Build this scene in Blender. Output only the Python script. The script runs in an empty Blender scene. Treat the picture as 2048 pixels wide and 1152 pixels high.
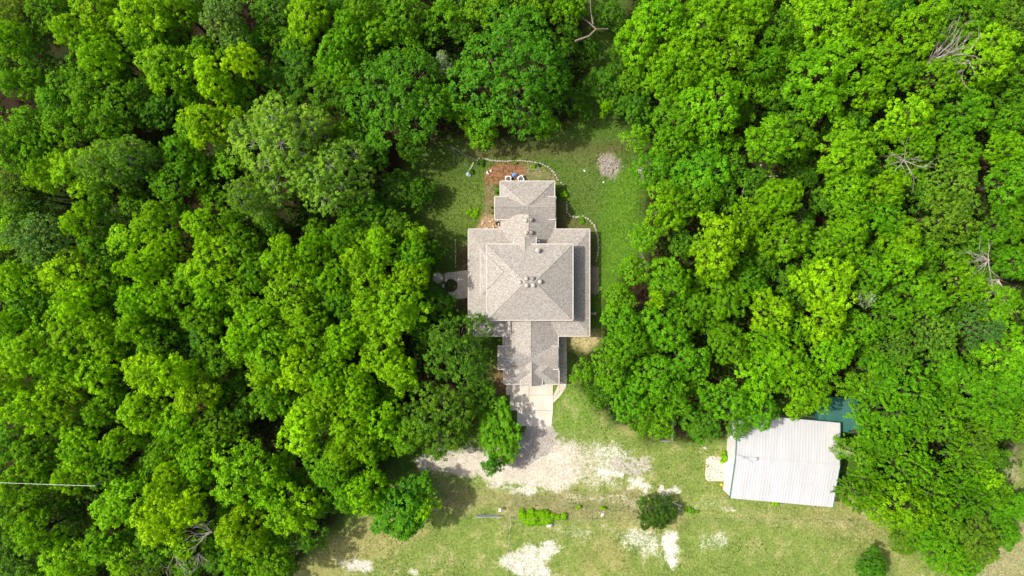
import bpy, bmesh, math, random
import numpy as np
from mathutils import Vector, Matrix
R_ = math.radians
scene = bpy.context.scene
C = scene.collection

# ------------------------------------------------------------------ camera, sky, sun, exposure
H = 105.0                      # the drone's height above the ground
S = 12.8                       # photograph pixels per metre at ground level
cam_d = bpy.data.cameras.new("camera"); cam = bpy.data.objects.new("camera", cam_d); C.objects.link(cam)
cam.location = (0, 0, H); cam.rotation_euler = (0, 0, 0)
cam_d.sensor_width = 36.0; cam_d.lens = 36.0 * H / 160.0
cam_d.clip_start = 0.5; cam_d.clip_end = 8000
scene.camera = cam

SUN_COT = 0.74; SUN_DY = -0.10
travel = Vector((SUN_COT, SUN_DY, -1.0)).normalized()
elev = math.asin(-travel.z)
world = bpy.data.worlds.new("World"); scene.world = world; world.use_nodes = True
wn = world.node_tree.nodes; wl = world.node_tree.links
bg = wn["Background"]; sky = wn.new("ShaderNodeTexSky"); sky.sky_type = 'NISHITA'; sky.sun_disc = False
sky.sun_elevation = elev
sky.sun_rotation = math.atan2(-travel.x, -travel.y)
wl.new(sky.outputs[0], bg.inputs[0]); bg.inputs[1].default_value = 0.15
sky.air_density = 0.8; sky.dust_density = 5.0; sky.ozone_density = 0.2
sun_d = bpy.data.lights.new("sun", 'SUN'); sun_d.energy = 3.7; sun_d.angle = R_(0.6); sun_d.color = (1.0, 0.955, 0.88)
sun = bpy.data.objects.new("sun", sun_d); C.objects.link(sun)
sun.rotation_euler = travel.to_track_quat('-Z', 'Y').to_euler(); sun.location = (-60, 8, 90)
scene.view_settings.view_transform = 'Standard'; scene.view_settings.look = 'None'
scene.view_settings.gamma = 1; scene.view_settings.use_curve_mapping = False
scene.view_settings.exposure = 0.45
try:
    scene.cycles.max_bounces = 8; scene.cycles.transmission_bounces = 4; scene.cycles.diffuse_bounces = 4
except Exception: pass

rng = np.random.default_rng(7)
random.seed(7)

def P(px, py, z=0.0):
    k = (H - z) / H / S
    return Vector(((px - 1024) * k, (576 - py) * k, z))

# ------------------------------------------------------------------ materials
def mat(name, col, rough=0.85, spec=0.3, metal=0.0):
    m = bpy.data.materials.new(name); m.use_nodes = True
    b = m.node_tree.nodes["Principled BSDF"]
    b.inputs["Base Color"].default_value = (*col, 1); b.inputs["Roughness"].default_value = rough
    b.inputs["Specular IOR Level"].default_value = spec; b.inputs["Metallic"].default_value = metal
    return m

class G:
    """tiny node helper"""
    def __init__(s, m):
        s.m = m; s.n = m.node_tree.nodes; s.l = m.node_tree.links; s.b = s.n["Principled BSDF"]
        s.geo = s.n.new("ShaderNodeTexCoord").outputs["Object"]
        s.wp = s.n.new("ShaderNodeNewGeometry").outputs["Position"]
    def put(s, sock, v):
        if isinstance(v, (int, float)): sock.default_value = v
        elif isinstance(v, (tuple, list)): sock.default_value = (*v, 1) if len(v) == 3 and sock.type == 'RGBA' else v
        else: s.l.new(v, sock)
    def noise(s, scale, detail=4, rough=0.6, world=True, vec=None, out="Fac"):
        t = s.n.new("ShaderNodeTexNoise"); s.put(t.inputs["Scale"], scale); s.put(t.inputs["Detail"], detail)
        s.put(t.inputs["Roughness"], rough); s.l.new(vec if vec is not None else (s.wp if world else s.geo), t.inputs["Vector"])
        return t.outputs[out]
    def vor(s, scale, out="Distance", feature='F1', vec=None):
        t = s.n.new("ShaderNodeTexVoronoi"); t.feature = feature; s.put(t.inputs["Scale"], scale)
        s.l.new(vec if vec is not None else s.wp, t.inputs["Vector"]); return t.outputs[out]
    def ramp(s, f, a, b, lo=0.0, hi=1.0):
        t = s.n.new("ShaderNodeMapRange"); s.put(t.inputs[0], f)
        for i, v in enumerate((a, b, lo, hi)): s.put(t.inputs[i + 1], v)
        return t.outputs[0]
    def mix(s, f, a, b, mode='MIX'):
        t = s.n.new("ShaderNodeMix"); t.data_type = 'RGBA'; t.blend_type = mode
        s.put(t.inputs[0], f); s.put(t.inputs[6], a); s.put(t.inputs[7], b); return t.outputs[2]
    def math(s, op, a, b=0.0):
        t = s.n.new("ShaderNodeMath"); t.operation = op; s.put(t.inputs[0], a); s.put(t.inputs[1], b); return t.outputs[0]
    def attr(s, name, out="Color"):
        t = s.n.new("ShaderNodeAttribute"); t.attribute_name = name; return t.outputs[out]
    def bump(s, h, strength=0.4, dist=0.1):
        t = s.n.new("ShaderNodeBump"); t.inputs["Strength"].default_value = strength; t.inputs["Distance"].default_value = dist
        s.l.new(h, t.inputs["Height"]); s.l.new(t.outputs[0], s.b.inputs["Normal"])
    def color(s, v): s.put(s.b.inputs["Base Color"], v)
    def stretch(s, v, sc):
        t = s.n.new("ShaderNodeMapping"); s.l.new(v, t.inputs[0]); t.inputs["Scale"].default_value = sc; return t.outputs[0]

def noisy(name, a, b, scale=3.0, rough=0.9, bump=0.0, lo=0.35, hi=0.65, fine=None, spec=0.25):
    m = mat(name, a, rough, spec); g = G(m)
    c = g.mix(g.ramp(g.noise(scale, 6, 0.65), lo, hi), a, b)
    if fine:
        c = g.mix(g.ramp(g.noise(fine[0], 2, 0.7), 0.3, 0.7, 0.0, fine[1]), c, tuple(x * 0.35 for x in a))
    g.color(c)
    if bump: g.bump(g.noise(scale * 3, 5, 0.7), bump, 0.05)
    return m

def shingle_mat():
    m = mat("asphalt_shingles", (.3, .28, .25), 0.95, 0.1); g = G(m)
    f1 = g.noise(8.0, 2, 0.6); f2 = g.noise(0.35, 5, 0.6)
    v = g.vor(7.6, "Color")
    sep = g.n.new("ShaderNodeSeparateColor"); g.l.new(v, sep.inputs[0])
    t = g.math('ADD', g.math('MULTIPLY', f1, .8), g.math('MULTIPLY', sep.outputs[0], 0.75))
    c = g.mix(g.ramp(t, 0.35, 1.15), (.19, .17, .146), (.385, .366, .332))
    c = g.mix(g.ramp(f2, 0.35, 0.7, 0.0, 0.3), c, (.35, .31, .26))
    c = g.mix(g.ramp(g.noise(0.9, 6, .7), .60, .78, 0, .2), c, (.16, .14, .12))
    g.color(c); g.bump(f1, 0.3, 0.03)
    return m
def brick_mat():
    m = mat("tan_brick", (.35, .25, .18), 0.9, 0.2); g = G(m)
    t = g.n.new("ShaderNodeTexBrick"); t.inputs["Scale"].default_value = 4.0
    t.inputs["Color1"].default_value = (.36, .24, .17, 1); t.inputs["Color2"].default_value = (.28, .17, .12, 1)
    t.inputs["Mortar"].default_value = (.4, .37, .33, 1)
    cmb = g.n.new("ShaderNodeCombineXYZ"); sp = g.n.new("ShaderNodeSeparateXYZ"); g.l.new(g.wp, sp.inputs[0])
    g.l.new(g.math('ADD', sp.outputs[0], sp.outputs[1]), cmb.inputs[0]); g.l.new(sp.outputs[2], cmb.inputs[1])
    g.l.new(cmb.outputs[0], t.inputs["Vector"]); g.color(t.outputs[0]); return m
def metal_roof_mat(name, a, b, dirty):
    m = mat(name, a, 0.6, 0.3); g = G(m)
    st = g.stretch(g.geo, (1.1, .12, 1))
    c = g.mix(g.ramp(g.noise(1.0, 5, .6, vec=st), .38, .66), a, b)
    c = g.mix(g.ramp(g.noise(0.7, 6, .7), .58, .8, 0, .4), c, dirty)
    sp = g.n.new("ShaderNodeSeparateXYZ"); g.l.new(g.geo, sp.inputs[0])
    wn_ = g.n.new("ShaderNodeTexWhiteNoise"); wn_.noise_dimensions = '2D'
    cb = g.n.new("ShaderNodeCombineXYZ"); g.l.new(g.math('FLOOR', g.math('DIVIDE', sp.outputs[0], .92)), cb.inputs[0])
    g.l.new(g.math('FLOOR', g.math('DIVIDE', sp.outputs[1], 3.3)), cb.inputs[1]); g.l.new(cb.outputs[0], wn_.inputs["Vector"])
    c = g.mix(g.math('MULTIPLY', wn_.outputs["Value"], .22), c, dirty)
    fx = g.math('FRACT', g.math('DIVIDE', sp.outputs[0], .92)); fy = g.math('FRACT', g.math('DIVIDE', sp.outputs[1], 3.3))
    line = g.math('MAXIMUM', g.ramp(fx, .94, .97), g.ramp(fy, .975, .985))
    c = g.mix(g.math('MULTIPLY', line, .22), c, dirty)
    g.color(c); return m

def leaf_mat(name, attr=False, trans=0.40, rough=0.5, hue_var=0.3):
    m = mat(name, (.1, .2, .02), rough, 0.12); g = G(m)
    oc_ = g.attr("base") if attr else g.n.new("ShaderNodeObjectInfo").outputs["Color"]
    tone = g.attr("tone", "Fac")
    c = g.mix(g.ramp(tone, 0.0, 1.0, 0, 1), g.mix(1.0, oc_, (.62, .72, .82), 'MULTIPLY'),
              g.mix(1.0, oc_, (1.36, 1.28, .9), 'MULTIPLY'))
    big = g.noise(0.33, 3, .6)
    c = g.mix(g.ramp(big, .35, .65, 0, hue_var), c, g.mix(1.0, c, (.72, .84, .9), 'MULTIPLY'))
    g.color(c)
    tr = g.n.new("ShaderNodeBsdfTranslucent"); g.l.new(g.mix(1.0, c, (1.35, 1.15, .5), 'MULTIPLY'), tr.inputs[0])
    mx = g.n.new("ShaderNodeMixShader"); mx.inputs[0].default_value = trans
    g.l.new(g.b.outputs[0], mx.inputs[1]); g.l.new(tr.outputs[0], mx.inputs[2])
    g.l.new(mx.outputs[0], g.n["Material Output"].inputs[0])
    return m

M = {}
M['leaf'] = leaf_mat("leaves"); M['leafv'] = leaf_mat("understory_leaves", attr=True)
M['bark'] = noisy("brown_bark", (.060, .050, .034), (.10, .085, .058), 4, .95, .3)
M['bark_pale'] = noisy("pale_grey_bark", (.42, .39, .35), (.26, .24, .21), 3, .9, .3)
M['dead'] = noisy("bleached_dead_wood", (.40, .36, .31), (.21, .18, .15), 3, .9, .3)
M['shingle'] = shingle_mat()
M['brick'] = brick_mat()
M['trim'] = noisy("cream_painted_trim", (.50, .46, .41), (.42, .39, .35), 2, .6)
M['glass'] = mat("window_glass", (.03, .04, .05), .08, .6)
M['white'] = mat("white_plastic", (.78, .78, .76), .5, .4)
M['whitemetal'] = metal_roof_mat("white_ribbed_metal", (.395, .40, .405), (.455, .46, .465), (.35, .345, .335))
M['whitewall'] = noisy("white_metal_wall", (.62, .61, .59), (.54, .53, .51), 1.5, .6)
M['greenmetal'] = metal_roof_mat("dark_green_metal", (.018, .10, .085), (.035, .15, .125), (.08, .14, .12))
M['greentrim'] = mat("green_trim_metal", (.03, .15, .12), .5, .4)
M['concrete'] = noisy("old_tan_concrete", (.60, .53, .43), (.46, .405, .325), 0.9, .9, .1, fine=(9, .18))
M['drive'] = noisy("driveway_concrete", (.62, .565, .475), (.50, .45, .37), 0.55, .9, .1, fine=(7, .16))
M['paver'] = noisy("worn_pavers", (.54, .48, .39), (.42, .37, .30), 3, .9, .2)
M['wood'] = noisy("weathered_boards", (.30, .245, .185), (.20, .16, .12), 3, .9, .2)
M['stone'] = noisy("limestone_edging", (.42, .39, .31), (.24, .22, .16), 6, .95, .3)
M['rock'] = noisy("pale_rocks", (.62, .57, .50), (.40, .35, .29), 4, .95, .3)
M['ash'] = noisy("ash_and_rubble", (.46, .42, .38), (.19, .155, .125), 5, .95, .3)
M['steel'] = noisy("grey_galvanised_steel", (.36, .37, .37), (.26, .27, .27), 3, .5)
M['dark'] = mat("black_plastic", (.02, .02, .022), .5, .4)
M['vent'] = noisy("beige_vent_metal", (.46, .42, .36), (.38, .345, .29), 5, .55)
M['ventdark'] = noisy("aged_vent_metal", (.20, .19, .17), (.27, .25, .22), 5, .6)
M['blue'] = noisy("blue_tarp", (.10, .22, .50), (.22, .36, .62), 6, .6)
M['film'] = noisy("clear_plastic_sheet", (.40, .46, .50), (.28, .34, .36), 6, .4)
M['yellow'] = mat("yellow_plastic", (.75, .50, .04), .5, .4)
M['soil'] = noisy("planter_soil", (.055, .04, .022), (.06, .085, .02), 2.5, .95, .3)
M['seam'] = mat("dark_joint", (.06, .05, .04), .95)

# ------------------------------------------------------------------ object helpers
def link(name, me, m=None, parent=None, loc=None):
    if m is not None and not me.materials: me.materials.append(m)
    o = bpy.data.objects.new(name, me); C.objects.link(o)
    if parent is not None: o.parent = parent
    if loc is not None: o.location = loc
    return o
def obj(name, bm, m, parent=None, loc=None, smooth=False):
    bmesh.ops.recalc_face_normals(bm, faces=bm.faces)
    me = bpy.data.meshes.new(name); bm.to_mesh(me); bm.free()
    if smooth: me.polygons.foreach_set("use_smooth", [True] * len(me.polygons))
    return link(name, me, m, parent, loc)
def tag(o, label=None, cat=None, group=None, kind=None):
    if label: o["label"] = label
    if cat: o["category"] = cat
    if group: o["group"] = group
    if kind: o["kind"] = kind
    return o
def thing(name, label, cat, loc=(0, 0, 0), rz=0.0, group=None):
    o = bpy.data.objects.new(name, None); C.objects.link(o); o.location = loc; o.rotation_euler = (0, 0, rz)
    o.empty_display_size = .3
    return tag(o, label, cat, group)
def box(bm, x0, x1, y0, y1, z0, z1, bev=0.0):
    if x0 > x1: x0, x1 = x1, x0
    if y0 > y1: y0, y1 = y1, y0
    v = [bm.verts.new(p) for p in [(x0,y0,z0),(x1,y0,z0),(x1,y1,z0),(x0,y1,z0),(x0,y0,z1),(x1,y0,z1),(x1,y1,z1),(x0,y1,z1)]]
    for f in ((0,1,2,3),(4,5,6,7),(0,1,5,4),(1,2,6,5),(2,3,7,6),(3,0,4,7)): bm.faces.new([v[i] for i in f])
def tube(bm, pts, rads, n=6, cap=True):
    rings = []
    pts = [Vector(p) for p in pts]
    for i, p in enumerate(pts):
        d = (pts[min(i+1, len(pts)-1)] - pts[max(i-1, 0)])
        d = d.normalized() if d.length > 1e-6 else Vector((0,0,1))
        a = d.cross(Vector((0,0,1)) if abs(d.z) < .9 else Vector((1,0,0))).normalized(); b = d.cross(a)
        rings.append([bm.verts.new(p + (a*math.cos(2*math.pi*k/n) + b*math.sin(2*math.pi*k/n))*rads[i]) for k in range(n)])
    for r0, r1 in zip(rings, rings[1:]):
        for k in range(n): bm.faces.new((r0[k], r0[(k+1)%n], r1[(k+1)%n], r1[k]))
    if cap and n > 2:
        bm.faces.new(rings[0]); bm.faces.new(rings[-1])
def lathe(bm, prof, n=16, c=(0,0,0)):
    rings = []
    for r, z in prof:
        rings.append([bm.verts.new((c[0]+r*math.cos(2*math.pi*k/n), c[1]+r*math.sin(2*math.pi*k/n), c[2]+z)) for k in range(n)])
    for r0, r1 in zip(rings, rings[1:]):
        for k in range(n): bm.faces.new((r0[k], r0[(k+1)%n], r1[(k+1)%n], r1[k]))
    bm.faces.new(rings[0]); bm.faces.new(rings[-1])
def prism(bm, pts, z0, z1):
    a = [bm.verts.new((p[0], p[1], z0)) for p in pts]; b = [bm.verts.new((p[0], p[1], z1)) for p in pts]
    bm.faces.new(a); bm.faces.new(b)
    for i in range(len(pts)): bm.faces.new((a[i], a[(i+1) % len(pts)], b[(i+1) % len(pts)], b[i]))
def fast_mesh(name, V, quads, m, tone=None):
    me = bpy.data.meshes.new(name)
    n, q = len(V), len(quads); k = quads.shape[1]
    me.vertices.add(n); me.vertices.foreach_set("co", V.astype(np.float32).ravel())
    me.loops.add(q*k); me.loops.foreach_set("vertex_index", quads.astype(np.int32).ravel())
    me.polygons.add(q); me.polygons.foreach_set("loop_start", np.arange(0, q*k, k, dtype=np.int32))
    me.update(calc_edges=True)
    if tone is not None:
        a = me.attributes.new("tone", 'FLOAT', 'POINT'); a.data.foreach_set("value", tone.astype(np.float32))
    me.materials.append(m); return me
def norm(a): return a / np.maximum(np.linalg.norm(a, axis=-1, keepdims=True), 1e-9)

def leaves(pos, nrm, lens, wids, r):
    """one small four-sided leaf spray per row"""
    n = len(pos)
    t = norm(np.cross(nrm, r.normal(size=(n, 3)))); b = np.cross(nrm, t)
    l = lens[:, None]; w = wids[:, None]
    V = np.stack([pos - t*l*.5, pos + b*w*.5 + t*l*.05 - nrm*l*.10, pos + t*l*.5, pos - b*w*.5 + t*l*.05 - nrm*l*.10], axis=1)
    return V.reshape(-1, 3), np.arange(n*4).reshape(-1, 4)

# ------------------------------------------------------------------ ground
def vnoise(x, y, sc, seed):
    r = np.random.default_rng(seed); g = r.random((128, 128))
    u = x/sc + 1000.3; v = y/sc + 1000.7
    i = np.floor(u).astype(int); j = np.floor(v).astype(int); fu = u-i; fv = v-j
    fu = fu*fu*(3-2*fu); fv = fv*fv*(3-2*fv)
    a = g[i % 128, j % 128]; b = g[(i+1) % 128, j % 128]; c = g[i % 128, (j+1) % 128]; d = g[(i+1) % 128, (j+1) % 128]
    return (a*(1-fu)+b*fu)*(1-fv) + (c*(1-fu)+d*fu)*fv
def fbm(x, y, sc, seed): return (vnoise(x,y,sc,seed)*.5 + vnoise(x,y,sc/2.1,seed+1)*.3 + vnoise(x,y,sc/4.3,seed+2)*.2)
def poly_sd(px, py, poly):
    """signed distance in photo pixels, positive inside"""
    d = np.full(px.shape, 1e9); inside = np.zeros(px.shape, bool); n = len(poly)
    for i in range(n):
        x1, y1 = poly[i]; x2, y2 = poly[(i+1) % n]
        ex, ey = x2-x1, y2-y1
        t = np.clip(((px-x1)*ex + (py-y1)*ey) / (ex*ex+ey*ey+1e-9), 0, 1)
        d = np.minimum(d, np.hypot(px-x1-t*ex, py-y1-t*ey))
        c = ((y1 > py) != (y2 > py)) & (px < (x2-x1)*(py-y1)/(y2-y1+1e-12) + x1)
        inside ^= c
    return np.where(inside, d, -d)
def sm(d, w): return np.clip(.5 + d/(2*w), 0, 1)

CLEAR = [(540,1200),(640,1075),(700,1010),(770,930),(800,895),(900,890),(985,810),(960,760),(950,640),(880,620),(850,560),(800,470),(790,420),(790,360),(840,310),(900,285),(950,290),(1080,285),(1160,230),(1180,140),(1170,40),(1180,-60),(1290,-60),(1240,40),(1230,170),(1240,240),(1290,300),(1300,480),(1240,560),(1205,600),(1195,680),(1150,700),(1150,760),(1220,850),(1300,885),(1440,880),(1560,800),(1740,800),(1730,1010),(1790,1060),(1900,1080),(1990,1010),(2060,860),(2200,860),(2200,1300),(540,1300)]
def zones(px, py, X, Y):
    """true ground colours (bare earth, litter, lawn, pasture) and the share of white caliche / grey gravel"""
    n1 = fbm(X, Y, 9, 3); n2 = fbm(X, Y, 3.2, 11); n3 = fbm(X, Y, 1.5, 23)
    col = np.zeros(px.shape + (3,)); col[:] = (.030, .018, .011)                     # leaf litter
    und = sm(n1*100-55, 14)[..., None]; col = col*(1-und) + np.array((.022, .034, .009))*und
    def lay(w, c):
        nonlocal col
        w = np.clip(w, 0, 1)[..., None]; col = col*(1-w) + np.array(c)*w
    cl = sm(poly_sd(px, py, CLEAR) + (n2-.5)*36, 16)
    lay(cl, (.070, .128, .019))
    # house lawn: brighter on the east, duller and browner on the north and west
    lay(cl*sm(poly_sd(px, py, [(1230,330),(1290,330),(1300,480),(1240,600),(1200,640),(1200,450),(1215,380)])+(n2-.5)*30, 22), (.085, .175, .015))
    lay(cl*sm(poly_sd(px, py, [(800,340),(920,300),(960,420),(930,560),(830,560)])+(n2-.5)*30, 25)*.75, (.070, .105, .019))
    lay(cl*sm(poly_sd(px, py, [(900,370),(975,365),(985,400),(950,450),(890,450)])+(n2-.5)*30, 22)*.9, (.105, .150, .028))
    lay(cl*sm(poly_sd(px, py, [(930,285),(1290,285),(1200,330),(1100,318),(940,312)])+(n2-.5)*26, 14)*.7, (.11, .085, .040))
    lay(cl*sm(poly_sd(px, py, [(1120,300),(1200,300),(1190,440),(1130,380)])+(n2-.5)*30, 20)*.6, (.100, .140, .032))
    # beds round the house
    lay(sm(poly_sd(px, py, [(970,345),(990,327),(1040,325),(1062,335),(1060,365),(1000,370),(968,368)])+(n3-.5)*10, 5), (.24, .12, .065))
    lay(sm(poly_sd(px, py, [(1050,330),(1080,330),(1112,350),(1112,366),(1050,366)])+(n3-.5)*10, 6), (.19, .18, .085))
    lay(sm(poly_sd(px, py, [(968,368),(990,368),(990,440),(970,440)])+(n3-.5)*8, 5)*.85, (.20, .15, .085))
    lay(sm(poly_sd(px, py, [(952,455),(970,430),(1005,436),(1005,462),(950,462)])+(n3-.5)*8, 4), (.34, .22, .13))
    lay(sm(poly_sd(px, py, [(915,500),(940,480),(942,620),(912,620)])+(n3-.5)*10, 6)*.9, (.10, .065, .038))
    lay(sm(poly_sd(px, py, [(1112,400),(1132,405),(1140,436),(1190,452),(1195,525),(1178,640),(1110,460)])+(n3-.5)*12, 6)*.8, (.13, .115, .050))
    lay(sm(poly_sd(px, py, [(985,735),(1012,735),(1030,790),(985,790)])+(n3-.5)*14, 8)*.9, (.20, .12, .065))
    lay(cl*sm(poly_sd(px, py, [(1136,668),(1200,666),(1180,712),(1136,700)])+(n2-.5)*20, 9), (.42, .34, .18))
    # south pasture
    past = [(540,1300),(600,1120),(690,1040),(800,960),(900,930),(1000,900),(1100,850),(1105,770),(1170,770),(1250,850),(1450,880),(1740,1000),(2200,840),(2200,1300)]
    pz = cl*sm(poly_sd(px, py, past) + (n2-.5)*30, 18)
    lay(pz, (.172, .222, .054))
    lay(pz*np.clip((n1-.52)*4, 0, 1)*.6, (.29, .25, .105))
    lay(pz*np.clip((n2-.56)*4, 0, 1)*.6, (.115, .175, .030))
    lay(pz*sm(poly_sd(px, py, [(1105,770),(1160,765),(1190,830),(1150,860),(1100,850)])+(n2-.5)*20, 14)*.9, (.135, .225, .035))
    lay(pz*sm(poly_sd(px, py, [(1010,985),(1290,985),(1300,1035),(1010,1035)])+(n2-.5)*24, 10)*.75, (.215, .185, .105))
    lay(pz*sm(poly_sd(px, py, [(870,955),(1010,985),(1010,1020),(890,1020)])+(n2-.5)*24, 12)*.6, (.28, .24, .12))
    lay(pz*sm(poly_sd(px, py, [(560,1160),(640,1060),(740,1040),(860,1060),(780,1110),(620,1180)])+(n2-.5)*34, 16)*.7, (.31, .27, .115))
    lay(pz*sm(poly_sd(px, py, [(1450,1015),(1740,1020),(1760,1080),(1600,1060)])+(n2-.5)*30, 16)*.4, (.27, .24, .115))
    for (ax, ay, bx_, by_) in ((590,1150,900,1118),(600,1160,905,1128),(900,1118,1130,1125),(905,1128,1130,1136),(1130,985,1700,1045),(1125,994,1700,1055)):
        lay(pz*sm(poly_sd(px, py, [(ax,ay),(bx_,by_),(bx_,by_+3),(ax,ay+3)])+(n3-.5)*8, 3)*.45, (.33, .30, .15))
    lay(pz*np.clip((n3-.60)*7, 0, 1)*.5, (.34, .31, .15))
    lay(pz*np.clip((.40-n3)*7, 0, 1)*.45, (.10, .15, .03))
    lay(cl*sm(poly_sd(px, py, [(1235,830),(1262,835),(1270,868),(1245,862)])+(n2-.5)*14, 9)*.9, (.44, .36, .18))
    lay(sm(poly_sd(px, py, [(1985,930),(2030,900),(2035,960),(1995,960)])+(n2-.5)*24, 12), (.34, .29, .19))
    lay(sm(poly_sd(px, py, [(1940,1160),(2000,1060),(2060,1040),(2060,1160)])+(n2-.5)*24, 12)*.8, (.30, .27, .15))
    lay(sm(poly_sd(px, py, [(1202,314),(1220,306),(1238,320),(1240,338),(1228,354),(1206,350),(1196,334)])+(n3-.5)*12, 4)*.85, (.33, .29, .235))
    lay(sm(poly_sd(px, py, [(1272,350),(1300,325),(1308,330),(1284,362)])+(n3-.5)*10, 4)*.7, (.26, .22, .17))
    white = np.zeros(px.shape)
    def wh(poly, w, wd, jit=26):
        nonlocal white
        white = np.maximum(white, w*sm(poly_sd(px, py, poly)+(n3-.5)*jit+(n2-.5)*jit*.6, wd))
    wh([(830,925),(880,903),(950,895),(1000,900),(1060,895),(1120,870),(1170,880),(1180,930),(1160,975),(1060,972),(1000,968),(930,955),(880,945)], 1.0, 7, 12) if False else None
    wh([(830,925),(880,903),(950,895),(1000,900),(1060,895),(1110,880),(1150,885),(1160,970),(1110,980),(1060,975),(1000,968),(930,955),(880,945)], 1.0, 14, 26); wh([(1085,885),(1120,868),(1170,880),(1182,930),(1165,978),(1090,975)], .78, 20, 34)
    wh([(1100,870),(1230,880),(1265,905),(1240,960),(1290,970),(1270,985),(1160,980),(1100,960)], .62, 18)
    wh([(1180,890),(1215,885),(1225,905),(1190,918)], .85, 12)
    wh([(1190,935),(1255,945),(1245,955),(1195,952)], .98, 6, 10)
    wh([(1000,970),(1075,965),(1085,985),(1030,990)], .8, 8)
    wh([(1250,958),(1275,960),(1300,975),(1290,980)], .8, 6)
    wh([(1320,975),(1350,975),(1358,985),(1330,990)], .8, 6)
    wh([(1190,1000),(1280,990),(1300,1025),(1230,1020)], .5, 12)
    wh([(1000,1110),(1050,1085),(1110,1078),(1125,1095),(1090,1125),(1110,1160),(1040,1160),(1000,1135)], .78, 12)
    wh([(1318,1065),(1358,1062),(1364,1100),(1348,1138),(1328,1115)], .92, 10, 16)
    wh([(1200,1050),(1320,1060),(1330,1120),(1260,1110)], .58, 16)
    wh([(1380,1080),(1450,1050),(1470,1100),(1400,1110)], .52, 14)
    wh([(655,1115),(750,1120),(758,1148),(700,1142)], .8, 10); wh([(815,1140),(835,1138),(838,1150),(820,1150)], .9, 4, 8); wh([(560,1095),(600,1100),(590,1112)], .4, 8); wh([(1060,1040),(1200,1050),(1180,1090),(1090,1070)], .42, 14); wh([(1280,1020),(1460,985),(1470,1010),(1330,1050)], .38, 12); wh([(1120,985),(1330,985),(1330,1020),(1120,1010)], .42, 10)
    wh([(1440,1012),(1478,1018),(1470,1028),(1448,1022)], .7, 6, 10)
    wh([(1185,1020),(1215,1020),(1210,1030),(1190,1030)], .5, 6, 10)
    grav = np.clip(sm(poly_sd(px, py, [(800,880),(1000,880),(1100,850),(1190,880),(1200,975),(1120,985),(1000,965),(900,960),(800,930)])+(n2-.5)*20, 14), 0, 1)
    grey = 1.0*sm(poly_sd(px, py, [(1055,850),(1100,848),(1118,868),(1100,905),(1062,930),(1025,935),(1020,905),(1040,880)])+(n3-.5)*14, 6)
    grey = np.maximum(grey, .8*sm(poly_sd(px, py, [(1215,915),(1310,915),(1305,935),(1260,955),(1215,945)])+(n3-.5)*40+(n2-.5)*50, 22)); grey *= np.where(px > 1190, .72, 1)
    grass = np.clip(cl*(1-white*1.3)*(1-grey), 0, 1)
    return col, white, grey, grass, cl, pz, grav

gx = np.concatenate([[-3000, -900, -300, -140, -104], np.arange(-92, 92.1, .4), [104, 140, 300, 900, 3000]])
gy = np.concatenate([[-3000, -900, -300, -120, -66], np.arange(-54, 54.1, .4), [66, 120, 300, 900, 3000]])
GX, GY = np.meshgrid(gx, gy)
gpx = np.clip(GX*S+1024, -150, 2198); gpy = np.clip(576-GY*S, -150, 1290)
gcol, gwhite, ggrey, ggrass, gcl, gpz, ggrav = zones(gpx, gpy, GX, GY)
GZ = (fbm(GX, GY, 14, 77)-.5)*.5
near = (np.abs(GX) < 95) & (np.abs(GY) < 60)
GZ = np.where(near, GZ, 0)*np.clip(poly_sd(gpx, gpy, [(900,330),(1200,330),(1220,700),(1150,860),(980,860),(880,620)])/-60, 0, 1)
GZ *= np.clip(poly_sd(gpx, gpy, [(1400,820),(1730,790),(1730,1020),(1400,1020)])/-60, 0, 1)
GZ -= .02
V = np.stack([GX, GY, GZ], -1).reshape(-1, 3)
nx = len(gx); ny = len(gy); ii = (np.arange(ny-1)[:, None]*nx + np.arange(nx-1)[None]).ravel()
Q = np.stack([ii, ii+1, ii+nx+1, ii+nx], 1)
mg = mat("meadow_and_forest_floor", (.2, .2, .1), .95, .1); g = G(mg)
base = g.attr("base"); wh_ = g.attr("white", "Fac"); gr_ = g.attr("grey", "Fac")
fine = g.noise(2.6, 5, .75); spk = g.noise(5.5, 3, .7); mid = g.noise(.8, 4, .6)
c = g.mix(g.ramp(fine, .36, .66), g.mix(1.0, base, (.62, .66, .55), 'MULTIPLY'), g.mix(1.0, base, (1.38, 1.32, 1.35), 'MULTIPLY'))
c = g.mix(g.ramp(spk, .6, .72, 0, .35), c, g.mix(1.0, base, (1.9, 1.6, 1.9), 'MULTIPLY'))
c = g.mix(g.ramp(mid, .38, .62, 0, .6), c, g.mix(1.0, c, (.70, .86, .6), 'MULTIPLY'))
th = g.math('ADD', g.math('MULTIPLY', g.math('SUBTRACT', g.noise(1.9, 5, .72), .5), 1.9), wh_)
th = g.math('ADD', th, g.math('MULTIPLY', g.math('SUBTRACT', spk, .5), .7))
wc = g.mix(g.ramp(g.noise(1.3, 6, .7), .35, .7), (.50, .48, .41), (.64, .62, .55))
gv = g.mix(g.ramp(g.noise(.7, 6, .7), .35, .65), (.44, .395, .32), (.60, .55, .46))
wc = g.mix(g.attr("gravel", "Fac"), wc, gv)
wc = g.mix(g.ramp(g.noise(7, 3, .7), .55, .7, 0, .35), wc, (.42, .37, .29))
c = g.mix(g.ramp(th, .40, .98), c, wc)
gc = g.mix(g.ramp(g.noise(4, 4, .75), .36, .64), (.28, .255, .22), (.47, .43, .375))
tg = g.math('ADD', g.math('MULTIPLY', g.math('SUBTRACT', g.noise(2.2, 5, .7), .5), 1.3), gr_)
c = g.mix(g.ramp(tg, .42, .62), c, gc)
g.color(c); g.bump(g.noise(4, 5, .75), .5, .12)
me = fast_mesh("ground", V, Q, mg)
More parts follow.
